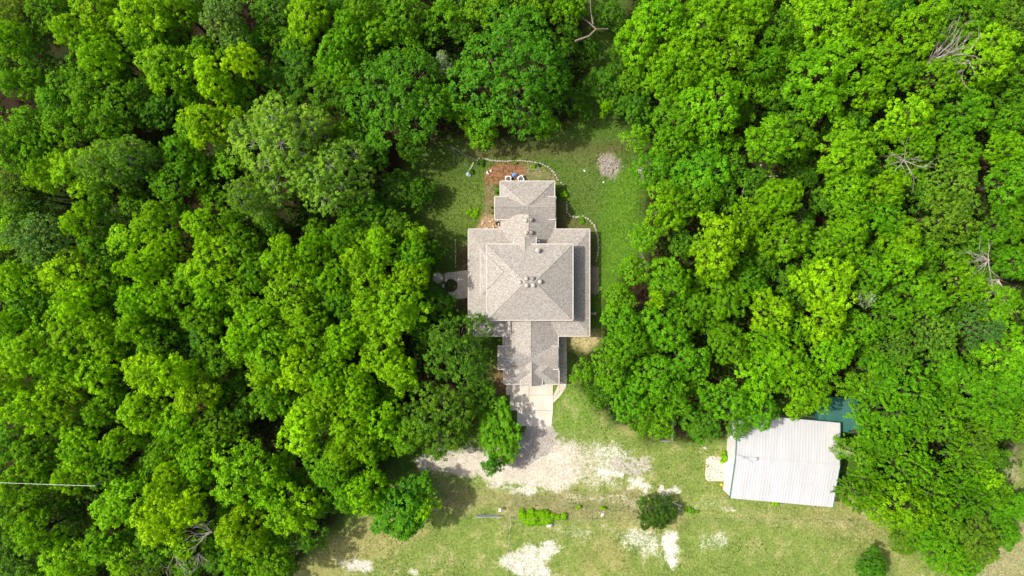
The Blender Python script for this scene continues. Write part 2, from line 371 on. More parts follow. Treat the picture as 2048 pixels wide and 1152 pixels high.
for nm, arr in (("white", gwhite), ("grey", ggrey), ("gravel", ggrav)):
    a = me.attributes.new(nm, 'FLOAT', 'POINT'); a.data.foreach_set("value", arr.astype(np.float32).ravel())
a = me.attributes.new("base", 'FLOAT_COLOR', 'POINT')
a.data.foreach_set("color", np.concatenate([gcol, np.ones(gcol.shape[:2]+(1,))], -1).astype(np.float32).ravel())
ground = link("ground", me); tag(ground, kind="structure")

def zone_at(X, Y):
    px = X*S+1024; py = 576-Y*S
    return px, py, zones(px, py, X, Y)

# ------------------------------------------------------------------ house
house = thing("house", "sprawling tan shingle-roofed house with stepped hip and cross gable roofs", "house", P(1058, 560))
hl = house.location.copy()
def hobj(name, bm, m, parent=None):
    bmesh.ops.translate(bm, verts=bm.verts, vec=-hl)
    return obj(name, bm, m, house if parent is None else parent)
def roof_pts(px0, py0, px1, py1, ze):
    a = P(px0, py0, ze); b = P(px1, py1, ze)          # a: north west, b: south east
    return a.x, b.x, b.y, a.y
def hip(x0, x1, y0, y1, ze, rise, r0, r1, axis, fasc=.22):
    """closed roof solid; r0/r1: how far the ridge stays back from either end (0 = gable)"""
    bm = bmesh.new(); zt = ze+rise
    b = [(x0,y0),(x1,y0),(x1,y1),(x0,y1)]
    lo = [bm.verts.new((*p, ze-fasc)) for p in b]; up = [bm.verts.new((*p, ze)) for p in b]
    if axis == 'x':
        ym = (y0+y1)/2; A = bm.verts.new((x0+r0, ym, zt)); B = bm.verts.new((x1-r1, ym, zt))
        fs = [(up[0],up[1],B,A),(up[2],up[3],A,B),(up[3],up[0],A),(up[1],up[2],B)]
    else:
        xm = (x0+x1)/2; A = bm.verts.new((xm, y0+r0, zt)); B = bm.verts.new((xm, y1-r1, zt))
        fs = [(up[1],up[2],B,A),(up[3],up[0],A,B),(up[0],up[1],A),(up[2],up[3],B)]
    for f in fs: bm.faces.new(f)
    bm.faces.new(lo)
    for i in range(4): bm.faces.new((lo[i], lo[(i+1)%4], up[(i+1)%4], up[i]))
    return bm, (A.co.copy(), B.co.copy())
def gutter(parent, segs, z, r=.07):
    for (xa, ya, xb, yb) in segs:
        bm = bmesh.new()
        if abs(xa-xb) < .01: box(bm, xa-r, xa+r, ya, yb, z-.20, z+.025)
        else: box(bm, xa, xb, ya-r, ya+r, z-.20, z+.025)
        hobj("gutter", bm, M['trim'], parent)
def caps(parent, lines):
    bm = bmesh.new()
    for a, b in lines: tube(bm, [Vector(a)-Vector((0,0,.015)), Vector(b)-Vector((0,0,.015))], [.07, .07], 6)
    return hobj("ridge_cap", bm, M['shingle'], parent)
def section(rect, ze, rise, r0, r1, axis, gut, wall=True, inset=.5, ridge=True, wz0=0.0):
    x0, x1, y0, y1 = rect
    bm, (A, B) = hip(x0, x1, y0, y1, ze, rise, r0, r1, axis)
    ro = hobj("roof", bm, M['shingle'])
    ls = [(A, B)]
    c = [Vector((x0,y0,ze)), Vector((x1,y0,ze)), Vector((x1,y1,ze)), Vector((x0,y1,ze))]
    if axis == 'x':
        if r0: ls += [(c[0], A), (c[3], A)]
        if r1: ls += [(c[1], B), (c[2], B)]
    else:
        if r0: ls += [(c[0], A), (c[1], A)]
        if r1: ls += [(c[2], B), (c[3], B)]
    rp = None
    if ridge: caps(ro, ls)
    segs = {'n': (x0-.07, y1+.075, x1+.07, y1+.075), 's': (x0-.07, y0-.075, x1+.07, y0-.075), 'w': (x0-.075, y0, x0-.075, y1), 'e': (x1+.075, y0, x1+.075, y1)}
    if gut: gutter(ro, [segs[k] for k in gut], ze)
    if wall:
        bm = bmesh.new(); box(bm, x0+inset, x1-inset, y0+inset, y1-inset, wz0, ze-.221); hobj("wall", bm, M['brick'])
    return ro, rect
# main lower roof (low skirt all round), then the upper storey
rD = roof_pts(937.5, 459, 1178.5, 671.5, 2.75)
bmD, _ = hip(*rD, 2.75, 2.1, 6.0, 6.0, 'x')
roD = hobj("roof", bmD, M['shingle']); tag(roD, "low skirt roof around the ground floor")
x0, x1, y0, y1 = rD
gutter(roD, [(x0-.07, y1+.075, x1+.07, y1+.075), (x0-.075, y0, x0-.075, y1), (x1+.075, y0, x1+.075, y1), (x0-.07, y0-.075, x1+.07, y0-.075)], 2.75)
def hipline(cx, cy, sx, sy):
    return (Vector((cx, cy, 2.75)), Vector((cx+sx*2.9, cy+sy*3.5, 2.75+2.1*3.5/((y1-y0)/2))))
bm = bmesh.new(); box(bm, x0+1.4, x1-1.6, y0+1.2, y1-1.0, 0, 2.528); hobj("wall", bm, M['brick'])
main_wall = (x0+1.4, x1-1.6, y0+1.2, y1-1.0)
rE = roof_pts(974, 489, 1145, 639.5, 5.7)
w, r_ = section(rE, 5.7, 2.35, (rE[3]-rE[2])/2+.1, (rE[3]-rE[2])/2+.1, 'x', 'nesw', inset=.6, wz0=2.9)
tag(w, "broad upper hip roof with six vents round its peak")
rF = roof_pts(961.5, 497, 1046, 591, 5.31)
section(rF, 5.31, 1.5, 3.45, 0, 'x', 'w', inset=.55, wz0=2.9)
# north wing
rA = roof_pts(1001, 363, 1108.5, 420, 2.75); section(rA, 2.75, 1.75, 0, 4.0, 'y', 'new')
rC = roof_pts(1003, 430, 1110, 489, 2.72); section(rC, 2.72, 1.80, 0, 0, 'y', 'ew')
rB = roof_pts(990, 394, 1110.5, 438.5, 3.15); section(rB, 3.15, 1.42, 0, 0, 'x', 'nsew')
rG = roof_pts(1028, 474.5, 1071.5, 520, 5.45); section(rG, 5.45, .6, 0, 0, 'y', 'ew', wz0=3.0, inset=.3)
# south wing with the garage
rH = roof_pts(1007, 631, 1115.5, 710, 2.80); section(rH, 2.80, 1.75, 0, 0, 'y', 'ew')
rI = roof_pts(997, 693, 1116, 738, 3.20); section(rI, 3.20, 1.40, 0, 0, 'x', 'nsew')
rJ = roof_pts(1008.5, 716, 1117, 767.5, 2.78); section(rJ, 2.78, 1.30, 2.6, 2.6, 'x', 'sew')
rK = roof_pts(1042, 722, 1084, 770.5, 3.2); section(rK, 3.2, 1.1, 0, 0, 'y', 'ew', inset=.45)

def window(xc, yc, z0, z1, w, face):
    """face n/s/e/w: outward direction"""
    fr = bmesh.new(); pa = bmesh.new(); d = .05; f = .07
    if face in 'ns':
        s = 1 if face == 'n' else -1
        for (a, b, c, e) in ((-w/2, w/2, z0, z0+f), (-w/2, w/2, z1-f, z1), (-w/2, -w/2+f, z0+f, z1-f), (w/2-f, w/2, z0+f, z1-f), (-f/2, f/2, z0+f, z1-f)):
            box(fr, xc+a, xc+b, yc, yc+s*d, c, e)
        box(pa, xc-w/2+f, xc+w/2-f, yc-.01*s, yc+s*.025, z0+f, z1-f)
    else:
        s = 1 if face == 'e' else -1
        for (a, b, c, e) in ((-w/2, w/2, z0, z0+f), (-w/2, w/2, z1-f, z1), (-w/2, -w/2+f, z0+f, z1-f), (w/2-f, w/2, z0+f, z1-f), (-f/2, f/2, z0+f, z1-f)):
            box(fr, xc, xc+s*d, yc+a, yc+b, c, e)
        box(pa, xc-.01*s, xc+s*.025, yc-w/2+f, yc+w/2-f, z0+f, z1-f)
    o = hobj("window", fr, M['trim'])
    hobj("pane", pa, M['glass'], o)
mx0, mx1, my0, my1 = main_wall
for yy in (-5.5, -1.5, 3.0, 6.0): window(mx1, yy, .9, 2.1, 1.5, 'e')
for yy in (-4.5, 4.5): window(mx0, yy, .9, 2.1, 1.5, 'w')
for xx in (-2.5, 2.0, 6.5): window(xx, rE[2]+.6, 3.9, 5.1, 1.3, 's')
for yy in (-2, 2.5): window(rE[1]-.6, yy, 3.9, 5.1, 1.3, 'e')
window(-.5, rA[3]-.5, .9, 2.1, 1.4, 'n'); window(4.4, rA[3]-.5, .9, 2.1, 1.4, 'n')
for yy in (rA[2]+2, rH[2]+3): window(rA[1]-.5, yy, .9, 2.1, 1.2, 'e')
# garage door, entrance door on the patio side
bm = bmesh.new()
gy0 = rJ[2]+.5
for k in range(4): box(bm, rJ[0]+.9, rJ[0]+.9+2.6, gy0-.05, gy0+.01, .02+k*.54, .02+k*.54+.52)
gd = hobj("garage_door", bm, M['trim'])
bm = bmesh.new(); box(bm, (mx0-.04), mx0+.01, .2, 1.2, .02, 2.1); dr = hobj("door", bm, M['wood'])
bm = bmesh.new(); box(bm, mx0-.10, mx0-.041, 1.05, 1.12, 1.0, 1.06); hobj("handle", bm, M['dark'], dr)

def ventilator(px, py, zb, dark):
    p = P(px, py, zb+.1) - hl + Vector((0,0,-.06))
    bm = bmesh.new(); lathe(bm, [(.11, -.35), (.11, .02), (.25, .05), (.30, .14), (.30, .20), (.245, .27), (.10, .335), (.03, .35)], 18)
    o = obj("roof_vent", bm, M['ventdark' if dark else 'vent'], house, p, True)
    bm = bmesh.new()
    for k in range(14):
        a = 2*math.pi*k/14; tube(bm, [(.31*math.cos(a), .31*math.sin(a), .07), (.325*math.cos(a+.12), .325*math.sin(a+.12), .17), (.26*math.cos(a+.3), .31*math.sin(a+.3), .275)], [.016]*3, 4)
    obj("fin", bm, M['ventdark' if dark else 'vent'], o)
def roofz(px, py):
    deps = bpy.context.evaluated_depsgraph_get(); deps.update()
    d = (P(px, py) - Vector((0,0,H))).normalized()
    hit = scene.ray_cast(deps, Vector((0,0,H)), d)
    return hit[1].z
for px, py, dk in ((1039.8,564.5,0),(1052.6,557.2,0),(1065.3,557.2,1),(1080,563.3,0),(1053.4,570.5,0),(1066.5,570.5,0),(1051.5,440.7,0),(1062.3,439.4,1),(1052.2,465.5,0),(1062.8,465,1)):
    ventilator(px, py, roofz(px, py)+.05, dk)
def flue(px, py, r, h, m, name="flue_pipe", cap=True):
    z = roofz(px, py); p = P(px, py, z) - hl; bm = bmesh.new()
    pr = [(r, -.3), (r, h)] + ([(r*1.7, h), (r*1.7, h+.08), (r*.5, h+.2)] if cap else [(r*.8, h+.02)])
    lathe(bm, pr, 12); obj(name, bm, m, house, p)
flue(1074.5, 501, .20, .75, M['vent']); flue(1077, 484, .13, .8, M['white'])
flue(1073.5, 481.5, .08, .6, M['white'])
for k, xx in enumerate((1016.6, 1019.6)):
    a = P(xx, 641, 3.75) - hl; b = P(xx+.8, 667, 3.45) - hl
    bm = bmesh.new(); tube(bm, [a, b], [.055, .055], 8); obj("conduit_pipe", bm, M['white'], house)

# ------------------------------------------------------------------ paving
def slab(name, pts, z0, z1, m, label=None, cat=None, kind=None, parent=None):
    bm = bmesh.new(); prism(bm, [(P(*p).x, P(*p).y) for p in pts], z0, z1)
    o = obj(name, bm, m, parent)
    tag(o, label, cat, kind=kind); return o
drive = bpy.data.objects.new("driveway", None); C.objects.link(drive); tag(drive, kind="structure")
ys = [762, 790, 821, 852]; 
for r0, r1 in zip(ys, ys[1:]):
    for (xa, xb) in ((1012, 1058), (1058, 1106)):
        xo = (0 if r0 < 821 else -3) if xb == 1106 else 0
        xa2 = xa+ (8 if xa == 1012 and r0 >= 790 else 0) + (14 if xa == 1012 and r0 >= 821 else 0)
        slab("concrete_slab", [(xa2+.25, r0+.25), (xb-.25, r0+.25), (xb-.25+xo, r1-.25), (xa2+.25, r1-.25)], -.1, .07, M['drive'], parent=drive)
path = bpy.data.objects.new("path", None); C.objects.link(path); tag(path, kind="structure")
L = [(1115.5,672),(1115.5,700),(1115.5,735),(1115.5,762),(1116,771),(1111,782),(1106.6,791)]; Rr = [(1133,672),(1133.5,700),(1134,735),(1133.5,764),(1131,776),(1122,790),(1106.6,806)]
for k in range(6):
    slab("concrete_slab", [(L[k][0], L[k][1]+.3), (Rr[k][0], Rr[k][1]+.3), (Rr[k+1][0], Rr[k+1][1]-.1), (L[k+1][0], L[k+1][1]-.1)], -.1, .065, M['concrete'], parent=path)
pat = thing("patio", "tan concrete patio with octagonal planting hole beside the house's west eave", "patio", P(915, 568))
def pslab(name, pts, z1=.08, m='concrete'):
    bm = bmesh.new(); prism(bm, [(P(*p).x-pat.location.x, P(*p).y-pat.location.y) for p in pts], -.1, z1); return obj(name, bm, M[m], pat)
oc = [(902+13.5*math.cos(R_(22.5+45*k)), 571+12.5*math.sin(R_(22.5+45*k))) for k in range(8)]
pslab("concrete_slab", [(914.2,543),(930,540.5),(941,541),(943,594),(928,597),(914.2,598.5)])
E_ = oc  # octagon corners: index 0 lower right, going clockwise on the photo
pslab("paver", [(889.5,546),(895,545),(895,562),(889.5,566)], .075, 'paver')
pslab("paver", [(895.4,545),(901.2,544.5),(901.2,558.2),(895.4,558.6)], .08, 'paver')
pslab("paver", [(901.6,544.4),(907.4,544),(907.4,558.6),(901.6,558.2)], .072, 'paver')
pslab("paver", [(907.8,543.8),(913.8,543.2),(913.8,564.5),(907.8,559.2)], .08, 'paver')
pslab("paver", [(902,584.2),(907.4,583.6),(907.4,597.5),(904,596.5)], .076, 'paver')
pslab("paver", [(907.8,583.2),(913.8,577.6),(913.8,598.6),(907.8,598)], .08, 'paver')
pslab("paver", [(889.3,566.6),(895,562.4),(895.2,559.2),(897,558.8),(889.6,566.8),(889,576),(884,574),(884.5,569)], .07, 'paver')
pslab("paver", [(897,584),(901.6,584.2),(903,594),(898,590)], .07, 'paver')
bm = bmesh.new(); prism(bm, [(P(*p).x-pat.location.x, P(*p).y-pat.location.y) for p in oc], -.1, .0); obj("planting_bed", bm, M['soil'], pat)
bm = bmesh.new()
for k in range(8):
    a = P(*oc[k]) - pat.location; b = P(*oc[(k+1)%8]) - pat.location; tube(bm, [a+Vector((0,0,.06)), b+Vector((0,0,.06))], [.06,.06], 4)
obj("bed_rim", bm, M['seam'], pat)
bm = bmesh.new(); r = random.Random(3)
pts = [(877+12*math.cos(2*math.pi*k/12)*r.uniform(.85,1.05), 556+11*math.sin(2*math.pi*k/12)*r.uniform(.85,1.05)) for k in range(12)]
prism(bm, [(P(*p).x, P(*p).y) for p in pts], -.1, .06)
tag(obj("stepping_pad", bm, M['stone']), "round pale stone pad just left of the octagonal patio bed", "stone pad")
wk = thing("boardwalk", "weathered board walkway of four planks under the house's east eave", "walkway", P(1188, 562))
for k in range(4):
    xa = 1177.5+k*5.0; bm = bmesh.new(); a = P(xa+.25, 532+k*.6-wk.location.x*0); b = P(xa+4.75, 590-(k%2)*3)
    box(bm, a.x-wk.location.x, b.x-wk.location.x, a.y-wk.location.y, b.y-wk.location.y, .0, .12+.01*(k%2)); obj("plank", bm, M['wood'], wk)
slab("concrete_pad", [(1412,918),(1420,912),(1446,913),(1450,925),(1449,962),(1415,962),(1410,955)], -.1, .07, M['concrete'], "tan concrete pad at the white shed's west doorway", "concrete pad")

def edging(name, pts, label, step=.34, size=.17, seed=1, big=1.0):
    r = random.Random(seed); root = thing(name, label, "edging", P(*pts[0]))
    W = [P(*p) for p in pts]; poses = []
    for a, b in zip(W, W[1:]):
        n = max(1, int((b-a).length/step))
        for k in range(n): poses.append((a.lerp(b, k/n), math.atan2(b.y-a.y, b.x-a.x)))
    bm = bmesh.new()
    for p, an in poses:
        m4 = Matrix.Translation(p-root.location+Vector((r.uniform(-.03,.03), r.uniform(-.03,.03), .05))) @ Matrix.Rotation(an+r.uniform(-.2,.2), 4, 'Z') @ Matrix.Diagonal((step*.92, size*r.uniform(.8,1.25)*big, .22*r.uniform(.8,1.3), 1))
        bmesh.ops.create_cube(bm, size=1, matrix=m4)
    o = obj("stone", bm, M['stone'], root); o["kind"] = "stuff"
    return root
edging("stone_edging", [(938,344),(944,331),(950,323),(958,317.5),(966,317),(985,321.5),(1010,323),(1040,321.5),(1065,324),(1080,327),(1095,334),(1108,345),(1116,360),(1122,366),(1131,375)], "curved limestone edging round the reddish bed north of the house", size=.22)
edging("stone_edging", [(1133,406),(1134,424),(1141,432),(1152,435),(1165,433),(1176,438),(1188,450),(1195,470),(1197,495),(1195,510),(1192,526)], "S-curved limestone edging along the bed east of the house", seed=2, size=.24)
edging("stone_edging", [(911,482),(912,505),(911,525),(910.5,541)], "thin broken line of edging stones above the west patio", step=.5, size=.13, seed=3)
edging("stone_edging", [(911,602),(911,612),(912,622)], "short line of edging stones below the west patio", step=.4, size=.13, seed=4)

# ------------------------------------------------------------------ small things round the house
def ac_unit(px, py, rz, label):
    t = thing("air_conditioner", label, "air conditioner", P(px, py, .8) - Vector((0,0,.8)), rz, "condenser units behind the house")
    bm = bmesh.new(); box(bm, -.45, .45, -.45, .45, 0, .78)
    bmesh.ops.bevel(bm, geom=[e for e in bm.edges if abs(e.verts[0].co.z-e.verts[1].co.z) > .1], offset=.07, segments=3, affect='EDGES'); obj("casing", bm, M['white'], t)
    bm = bmesh.new(); lathe(bm, [(.37, .781), (.37, .80), (.05, .80)], 24); obj("fan_opening", bm, M['dark'], t)
    bm = bmesh.new()
    for k in range(3):
        a = 2*math.pi*k/3
        pts = [(.06*math.cos(a), .06*math.sin(a)), (.33*math.cos(a-.25), .33*math.sin(a-.25)), (.33*math.cos(a+.4), .33*math.sin(a+.4))]
        prism(bm, pts, .803, .815)
    obj("fan_blade", bm, M['steel'], t)
    bm = bmesh.new()
    for rr in (.12, .22, .33): 
        tube(bm, [(rr*math.cos(2*math.pi*k/16), rr*math.sin(2*math.pi*k/16), .83) for k in range(17)], [.008]*17, 4, False)
    obj("grille", bm, M['steel'], t)
ac_unit(1016.5, 357.5, 0, "white boxy air conditioner with round black fan, beside blue tarp")
ac_unit(1041.5, 357, .5, "grey-edged air conditioner turned at an angle, right of the blue tarp")
def crumple(name, pts, m, label, cat, h=.15, seed=0):
    r = random.Random(seed); c0 = P(*pts[0]); bm = bmesh.new()
    vs = [bm.verts.new((P(*p) - c0) + Vector((0, 0, .05+r.random()*h))) for p in pts]
    cx = sum((v.co for v in vs), Vector())/len(vs); cv = bm.verts.new(cx+Vector((0,0,h)))
    for a, b in zip(vs, vs[1:]+vs[:1]): bm.faces.new((a, b, cv))
    bmesh.ops.subdivide_edges(bm, edges=bm.edges, cuts=2, use_grid_fill=True)
    for v in bm.verts: v.co += Vector((r.uniform(-.05,.05), r.uniform(-.05,.05), r.uniform(-.04,.08)))
    bmesh.ops.solidify(bm, geom=bm.faces[:], thickness=.02)
    return tag(obj(name, bm, m, None, c0), label, cat)
crumple("tarp", [(1022,356),(1025,352.5),(1023,348),(1029,346.5),(1035,348.5),(1032,352.5),(1027,355)], M['blue'], "crumpled bright blue tarp beside the air conditioners", "tarp", .35, 1)
crumple("plastic_sheet", [(932,348),(937,344.5),(943,350),(939,354.5),(934,352)], M['film'], "crumpled pale grey plastic sheet at the left end of the stone edging", "plastic sheet", .25, 2)
crumple("plastic_sheet", [(973,345),(975,342.5),(976,346),(978,349),(974.5,349)], M['white'], "torn white plastic sheet on the red soil, left piece of two", "plastic sheet", .2, 3)
crumple("plastic_sheet", [(980,342),(983.5,338.5),(984.5,341),(982,344)], M['white'], "torn white plastic sheet on the red soil, smaller right piece of two", "plastic sheet", .2, 4)
def rock(px, py, s, m, label, group=None, seed=0, name="rock"):
    r = random.Random(seed*31+int(px)); bm = bmesh.new(); bmesh.ops.create_icosphere(bm, subdivisions=2, radius=s)
    for v in bm.verts: v.co = Vector((v.co.x, v.co.y, v.co.z*.6))*r.uniform(.82, 1.15)
    bm.transform(Matrix.Rotation(r.uniform(0, 3), 4, 'Z') @ Matrix.Diagonal((r.uniform(.8,1.3), r.uniform(.7,1), 1, 1)))
    return tag(obj(name, bm, m, None, P(px, py, .06)), label, "rock", group)
r = random.Random(5)
for k in range(16):
    rock(964+r.random()*36, 438+r.random()*20, r.uniform(.12,.24), M['rock'], "small pale rock in the orange gravel corner beside the north wing", "pale rocks in the gravel corner of the house", k)
rock(1169, 341.5, .17, M['white'], "small white rock on the lawn left of the round rubble patch")
rock(1207, 364.5, .16, M['white'], "small white rock on the lawn below the round rubble patch")
rock(1410, 896, .22, M['rock'], "pale rock on the grass above the shed's concrete pad")
rock(1205, 1030, .35, M['rock'], "pale rock on the fence line right of the low hedge")
bm = bmesh.new(); lathe(bm, [(.28,0),(.33,.25),(.33,.34),(.27,.34),(.25,.12)], 16); tag(obj("cooking_pot", bm, M['dark'], None, P(995.5,447)), "round black pot among pale rocks at the roof corner", "pot")
for px, side in ((1184,'left'),(1189.5,'right')):
    bm = bmesh.new(); lathe(bm, [(.16,0),(.22,.3),(.22,.34),(.18,.34),(.16,.2)], 14); tag(obj("flower_pot", bm, M['rock'], None, P(px, 627)), f"small pale flower pot under the east eave, {side} one of two", "flower pot")
def rubble(name, px, py, rx, ry, n, label, seed):
    r = np.random.default_rng(seed); c = P(px, py); bm = bmesh.new()
    for k in range(n):
        a = r.uniform(0, 2*math.pi); q = math.sqrt(r.random()); s = r.uniform(.04, .15)
        q *= .72+.22*math.sin(a*3+seed)+.12*math.sin(a*5+1); q *= 1.45 if r.random() < .12 else 1
        x = rx/S*q*math.cos(a); y = ry/S*q*math.sin(a)
        m4 = Matrix.Translation((x, y, .05+.18*(1-q))) @ Matrix.Rotation(r.uniform(0, 6), 4, Vector(r.normal(size=3)).normalized()) @ Matrix.Diagonal((s*r.uniform(.8,2.6), s, s*.7, 1))
        bmesh.ops.create_cube(bm, size=1, matrix=m4)
    o = obj(name, bm, M['ash'], None, c); tag(o, label, "rubble", kind="stuff")
rubble("rubble", 1217, 331, 25, 26, 620, "round patch of ash and broken pale rubble on the north lawn", 1)
rubble("rubble", 1285, 343, 14, 6, 200, "long narrow heap of pale rubble at the lawn's right edge", 2)

# ------------------------------------------------------------------ white shed and the green lean-to
shed_c = P(1572, 922, 4.2); shed_c.z = 0; SA = math.radians(-5.1)
shed = thing("metal_shed", "white ribbed metal shed with low gable roof and green rake trim", "shed", shed_c, SA)
LX, LY = 15.5/2, 12.75/2; ze, zr = 3.9, 4.85
def ribroof(y0, z0, y1, z1):
    """ribbed sheet from eave to ridge along local y"""
    bm = bmesh.new(); n = 36; xs = []
    for k in range(n):
        x = -LX + 2*LX*k/n; w = 2*LX/n
        xs += [(x, 0), (x+w*.70, 0), (x+w*.78, .020), (x+w*.92, .020)]
    xs.append((LX, 0))
    a = [bm.verts.new((x, y0, z0+h)) for x, h in xs]; b = [bm.verts.new((x, y1, z1+h)) for x, h in xs]
    a2 = [bm.verts.new((x, y0, z0-.08)) for x, h in xs]; b2 = [bm.verts.new((x, y1, z1-.08)) for x, h in xs]
    for i in range(len(xs)-1):
        bm.faces.new((a[i], a[i+1], b[i+1], b[i])); bm.faces.new((a2[i], a2[i+1], b2[i+1], b2[i]))
        bm.faces.new((a[i], a[i+1], a2[i+1], a2[i])); bm.faces.new((b[i], b[i+1], b2[i+1], b2[i]))
    bm.faces.new((a[0], b[0], b2[0], a2[0])); bm.faces.new((a[-1], b[-1], b2[-1], a2[-1])); return bm
tag(obj("roof_panel", ribroof(-LY, ze, -.02, zr), M['whitemetal'], shed), "greyer ribbed roof slope facing the pasture")
tag(obj("roof_panel", ribroof(LY, ze, .02, zr), M['whitemetal'], shed), "brighter ribbed roof slope facing the woods")
bm = bmesh.new(); 
for s in (-1, 1):
    v = [bm.verts.new(p) for p in ((-LX, 0, zr+.075), (LX, 0, zr+.075), (LX, s*.28, zr+.035), (-LX, s*.28, zr+.035))]; bm.faces.new(v)
obj("ridge_cap", bm, M['whitemetal'], shed)
bm = bmesh.new()
for (a, b) in ((-LX-.09, -LX-.003), (LX+.003, LX+.06)):
    for s in (-1, 1):
        ps = [(a, s*(LY+.02), ze-.14), (b, s*(LY+.02), ze-.14), (b, s*(LY+.02), ze+.09), (a, s*(LY+.02), ze+.09), (a, s*.001, zr-.14), (b, s*.001, zr-.14), (b, s*.001, zr+.09), (a, s*.001, zr+.09)]
        v = [bm.verts.new(p) for p in ps]
        for f in ((0,1,2,3),(4,5,6,7),(0,1,5,4),(1,2,6,5),(2,3,7,6),(3,0,4,7)): bm.faces.new([v[i] for i in f])
    obj("rake_trim", bm, M['greentrim'], shed); bm = bmesh.new()
bm = bmesh.new()
xi, yi = LX-.12, LY-.12
v = [bm.verts.new(p) for p in ((-xi,-yi,0),(xi,-yi,0),(xi,yi,0),(-xi,yi,0),(-xi,-yi,ze-.1),(xi,-yi,ze-.1),(xi,yi,ze-.1),(-xi,yi,ze-.1),(-xi,0,zr-.11),(xi,0,zr-.11))]
for f in ((0,1,5,4),(2,3,7,6),(1,2,6,9,5),(3,0,4,8,7),(0,1,2,3),(4,5,9,8),(6,7,8,9)): bm.faces.new([v[i] for i in f])
obj("wall", bm, M['whitewall'], shed)
bm = bmesh.new()
for k in range(6): box(bm, -xi-.05, -xi-.004, -3.6, -.6, .05+k*.48, .05+k*.48+.46)
obj("roll_up_door", bm, M['white'], shed)
bm = bmesh.new(); box(bm, -xi-.04, -xi-.004, 2.2, 3.2, .05, 2.1); d_ = obj("door", bm, M['white'], shed)
bm = bmesh.new(); box(bm, -xi-.10, -xi-.041, 3.0, 3.08, 1.0, 1.08); obj("handle", bm, M['dark'], d_)
bm = bmesh.new(); box(bm, LX-1.7, LX-.05, 3.0, LY-.05, 4.19, 4.2)
for v in bm.verts: v.co.z = ze + (LY-abs(v.co.y))/LY*(zr-ze) + (.075 if v.co.z > 4.195 else .058)
tag(obj("roof_patch", bm, noisy("aged_grey_sheet", (.40,.40,.39), (.48,.48,.47), 2), shed), "greyer replacement sheet in the roof's top right corner")
bm = bmesh.new(); tube(bm, [(-LX+.1,.5,zr-.05), (-LX+1.2,.2,zr+.1), (-LX+2.6,-.5,zr+.05)], [.03]*3, 5); tube(bm, [(-LX+.9,-.2,zr), (-LX+1.0,.2,zr+.9)], [.03,.02], 5)
tube(bm, [(-LX+.5,.2,zr+.8),(-LX+1.6,.3,zr+.9)], [.02,.02], 4)
tube(bm, [(-LX+.7,.0,zr+.85),(-LX+.7,.6,zr+.85)], [.015,.015], 4); tube(bm, [(-LX+1.2,.0,zr+.88),(-LX+1.2,.6,zr+.88)], [.015,.015], 4)
obj("antenna", bm, M['steel'], shed)
bm = bmesh.new(); lathe(bm, [(.18,-.1),(.18,.25),(.26,.27),(.2,.36),(.03,.4)], 14, (-LX+3.0, .1, zr-.02)); obj("roof_vent", bm, M['steel'], shed)
bm = bmesh.new(); lathe(bm, [(.14,0),(.19,.36),(.19,.4),(.16,.4),(.14,.2)], 16); tag(obj("bucket", bm, M['yellow'], None, P(1441, 968)), "small yellow bucket on the grass below the concrete pad", "bucket")

ln = thing("lean_to", "dark green metal-roofed outbuilding behind the shed, half under trees", "outbuilding", P(1679, 829, 2.5)-Vector((0,0,2.5)), math.radians(-4))
bm = bmesh.new(); n = 20; LXg, LYg = 3.2, 2.6
prev = None
for k in range(n):
    x = -LXg + 2*LXg*k/n; w = 2*LXg/n
    for (xa, xb, h) in ((x, x+w*.8, 0), (x+w*.8, x+w, .06)):
        vv = [bm.verts.new(p) for p in ((xa,-LYg,2.75+h),(xb,-LYg,2.75+h),(xb,LYg,2.35+h),(xa,LYg,2.35+h),(xa,-LYg,2.65),(xb,-LYg,2.65),(xb,LYg,2.25),(xa,LYg,2.25))]
        for f in ((0,1,2,3),(4,5,6,7),(0,1,5,4),(1,2,6,5),(2,3,7,6),(3,0,4,7)): bm.faces.new([vv[i] for i in f])
obj("roof_panel", bm, M['greenmetal'], ln)
bm = bmesh.new(); box(bm, -LXg+.2, LXg-.2, -LYg+.2, LYg-.2, 0, 2.24); obj("wall", bm, M['greenmetal'], ln)
bm = bmesh.new(); box(bm, -.5, .5, LYg-.2, LYg-.15, 0, 2.0); obj("door", bm, M['greentrim'], ln)

# ------------------------------------------------------------------ gate, fences, dish, tub, wire
def post(bm, x, y, h, r=.05): tube(bm, [(x, y, -.05), (x, y, h)], [r, r*.9], 6)
gt = thing("metal_gate", "long grey pipe farm gate across the drive left of the hedge", "gate", P(976, 1029))
bm = bmesh.new()
gx0, gx1 = P(952,1029).x-gt.location.x, P(1000,1029).x-gt.location.x
tube(bm, [(gx0,0,.15),(gx0,0,1.25),(gx1,0,1.25),(gx1,0,.15),(gx0,0,.15)], [.045]*5, 6); obj("gate_frame", bm, M['steel'], gt)
for k in range(4):
    bm = bmesh.new(); z = .36+k*.22; box(bm, gx0+.05, gx1-.05, -.05, .05, z, z+.06); obj("rail", bm, M['steel'], gt)
slab("culvert_slab", [(884,1024),(960,1024.5),(985,1023.5),(1001,1024),(1001,1027),(955,1028),(884,1027)], -.1, .05, M['concrete'], "pale narrow concrete culvert strip behind the farm gate", "concrete strip")
bm = bmesh.new(); box(bm, -.16, .16, -.24, .24, 1.0, 1.35); t = thing("meter_box", "small white box on a post at the farm gate's right end", "meter box", P(999.5, 1020, 1.3)-Vector((0,0,1.3))); obj("casing", bm, M['white'], t)
bm = bmesh.new(); post(bm, 0, 0, .999); obj("post", bm, M['wood'], t)
t = thing("sign", "small yellow sign on a short post in shade right of the lower tree", "sign", P(890, 1015, 1)-Vector((0,0,1)))
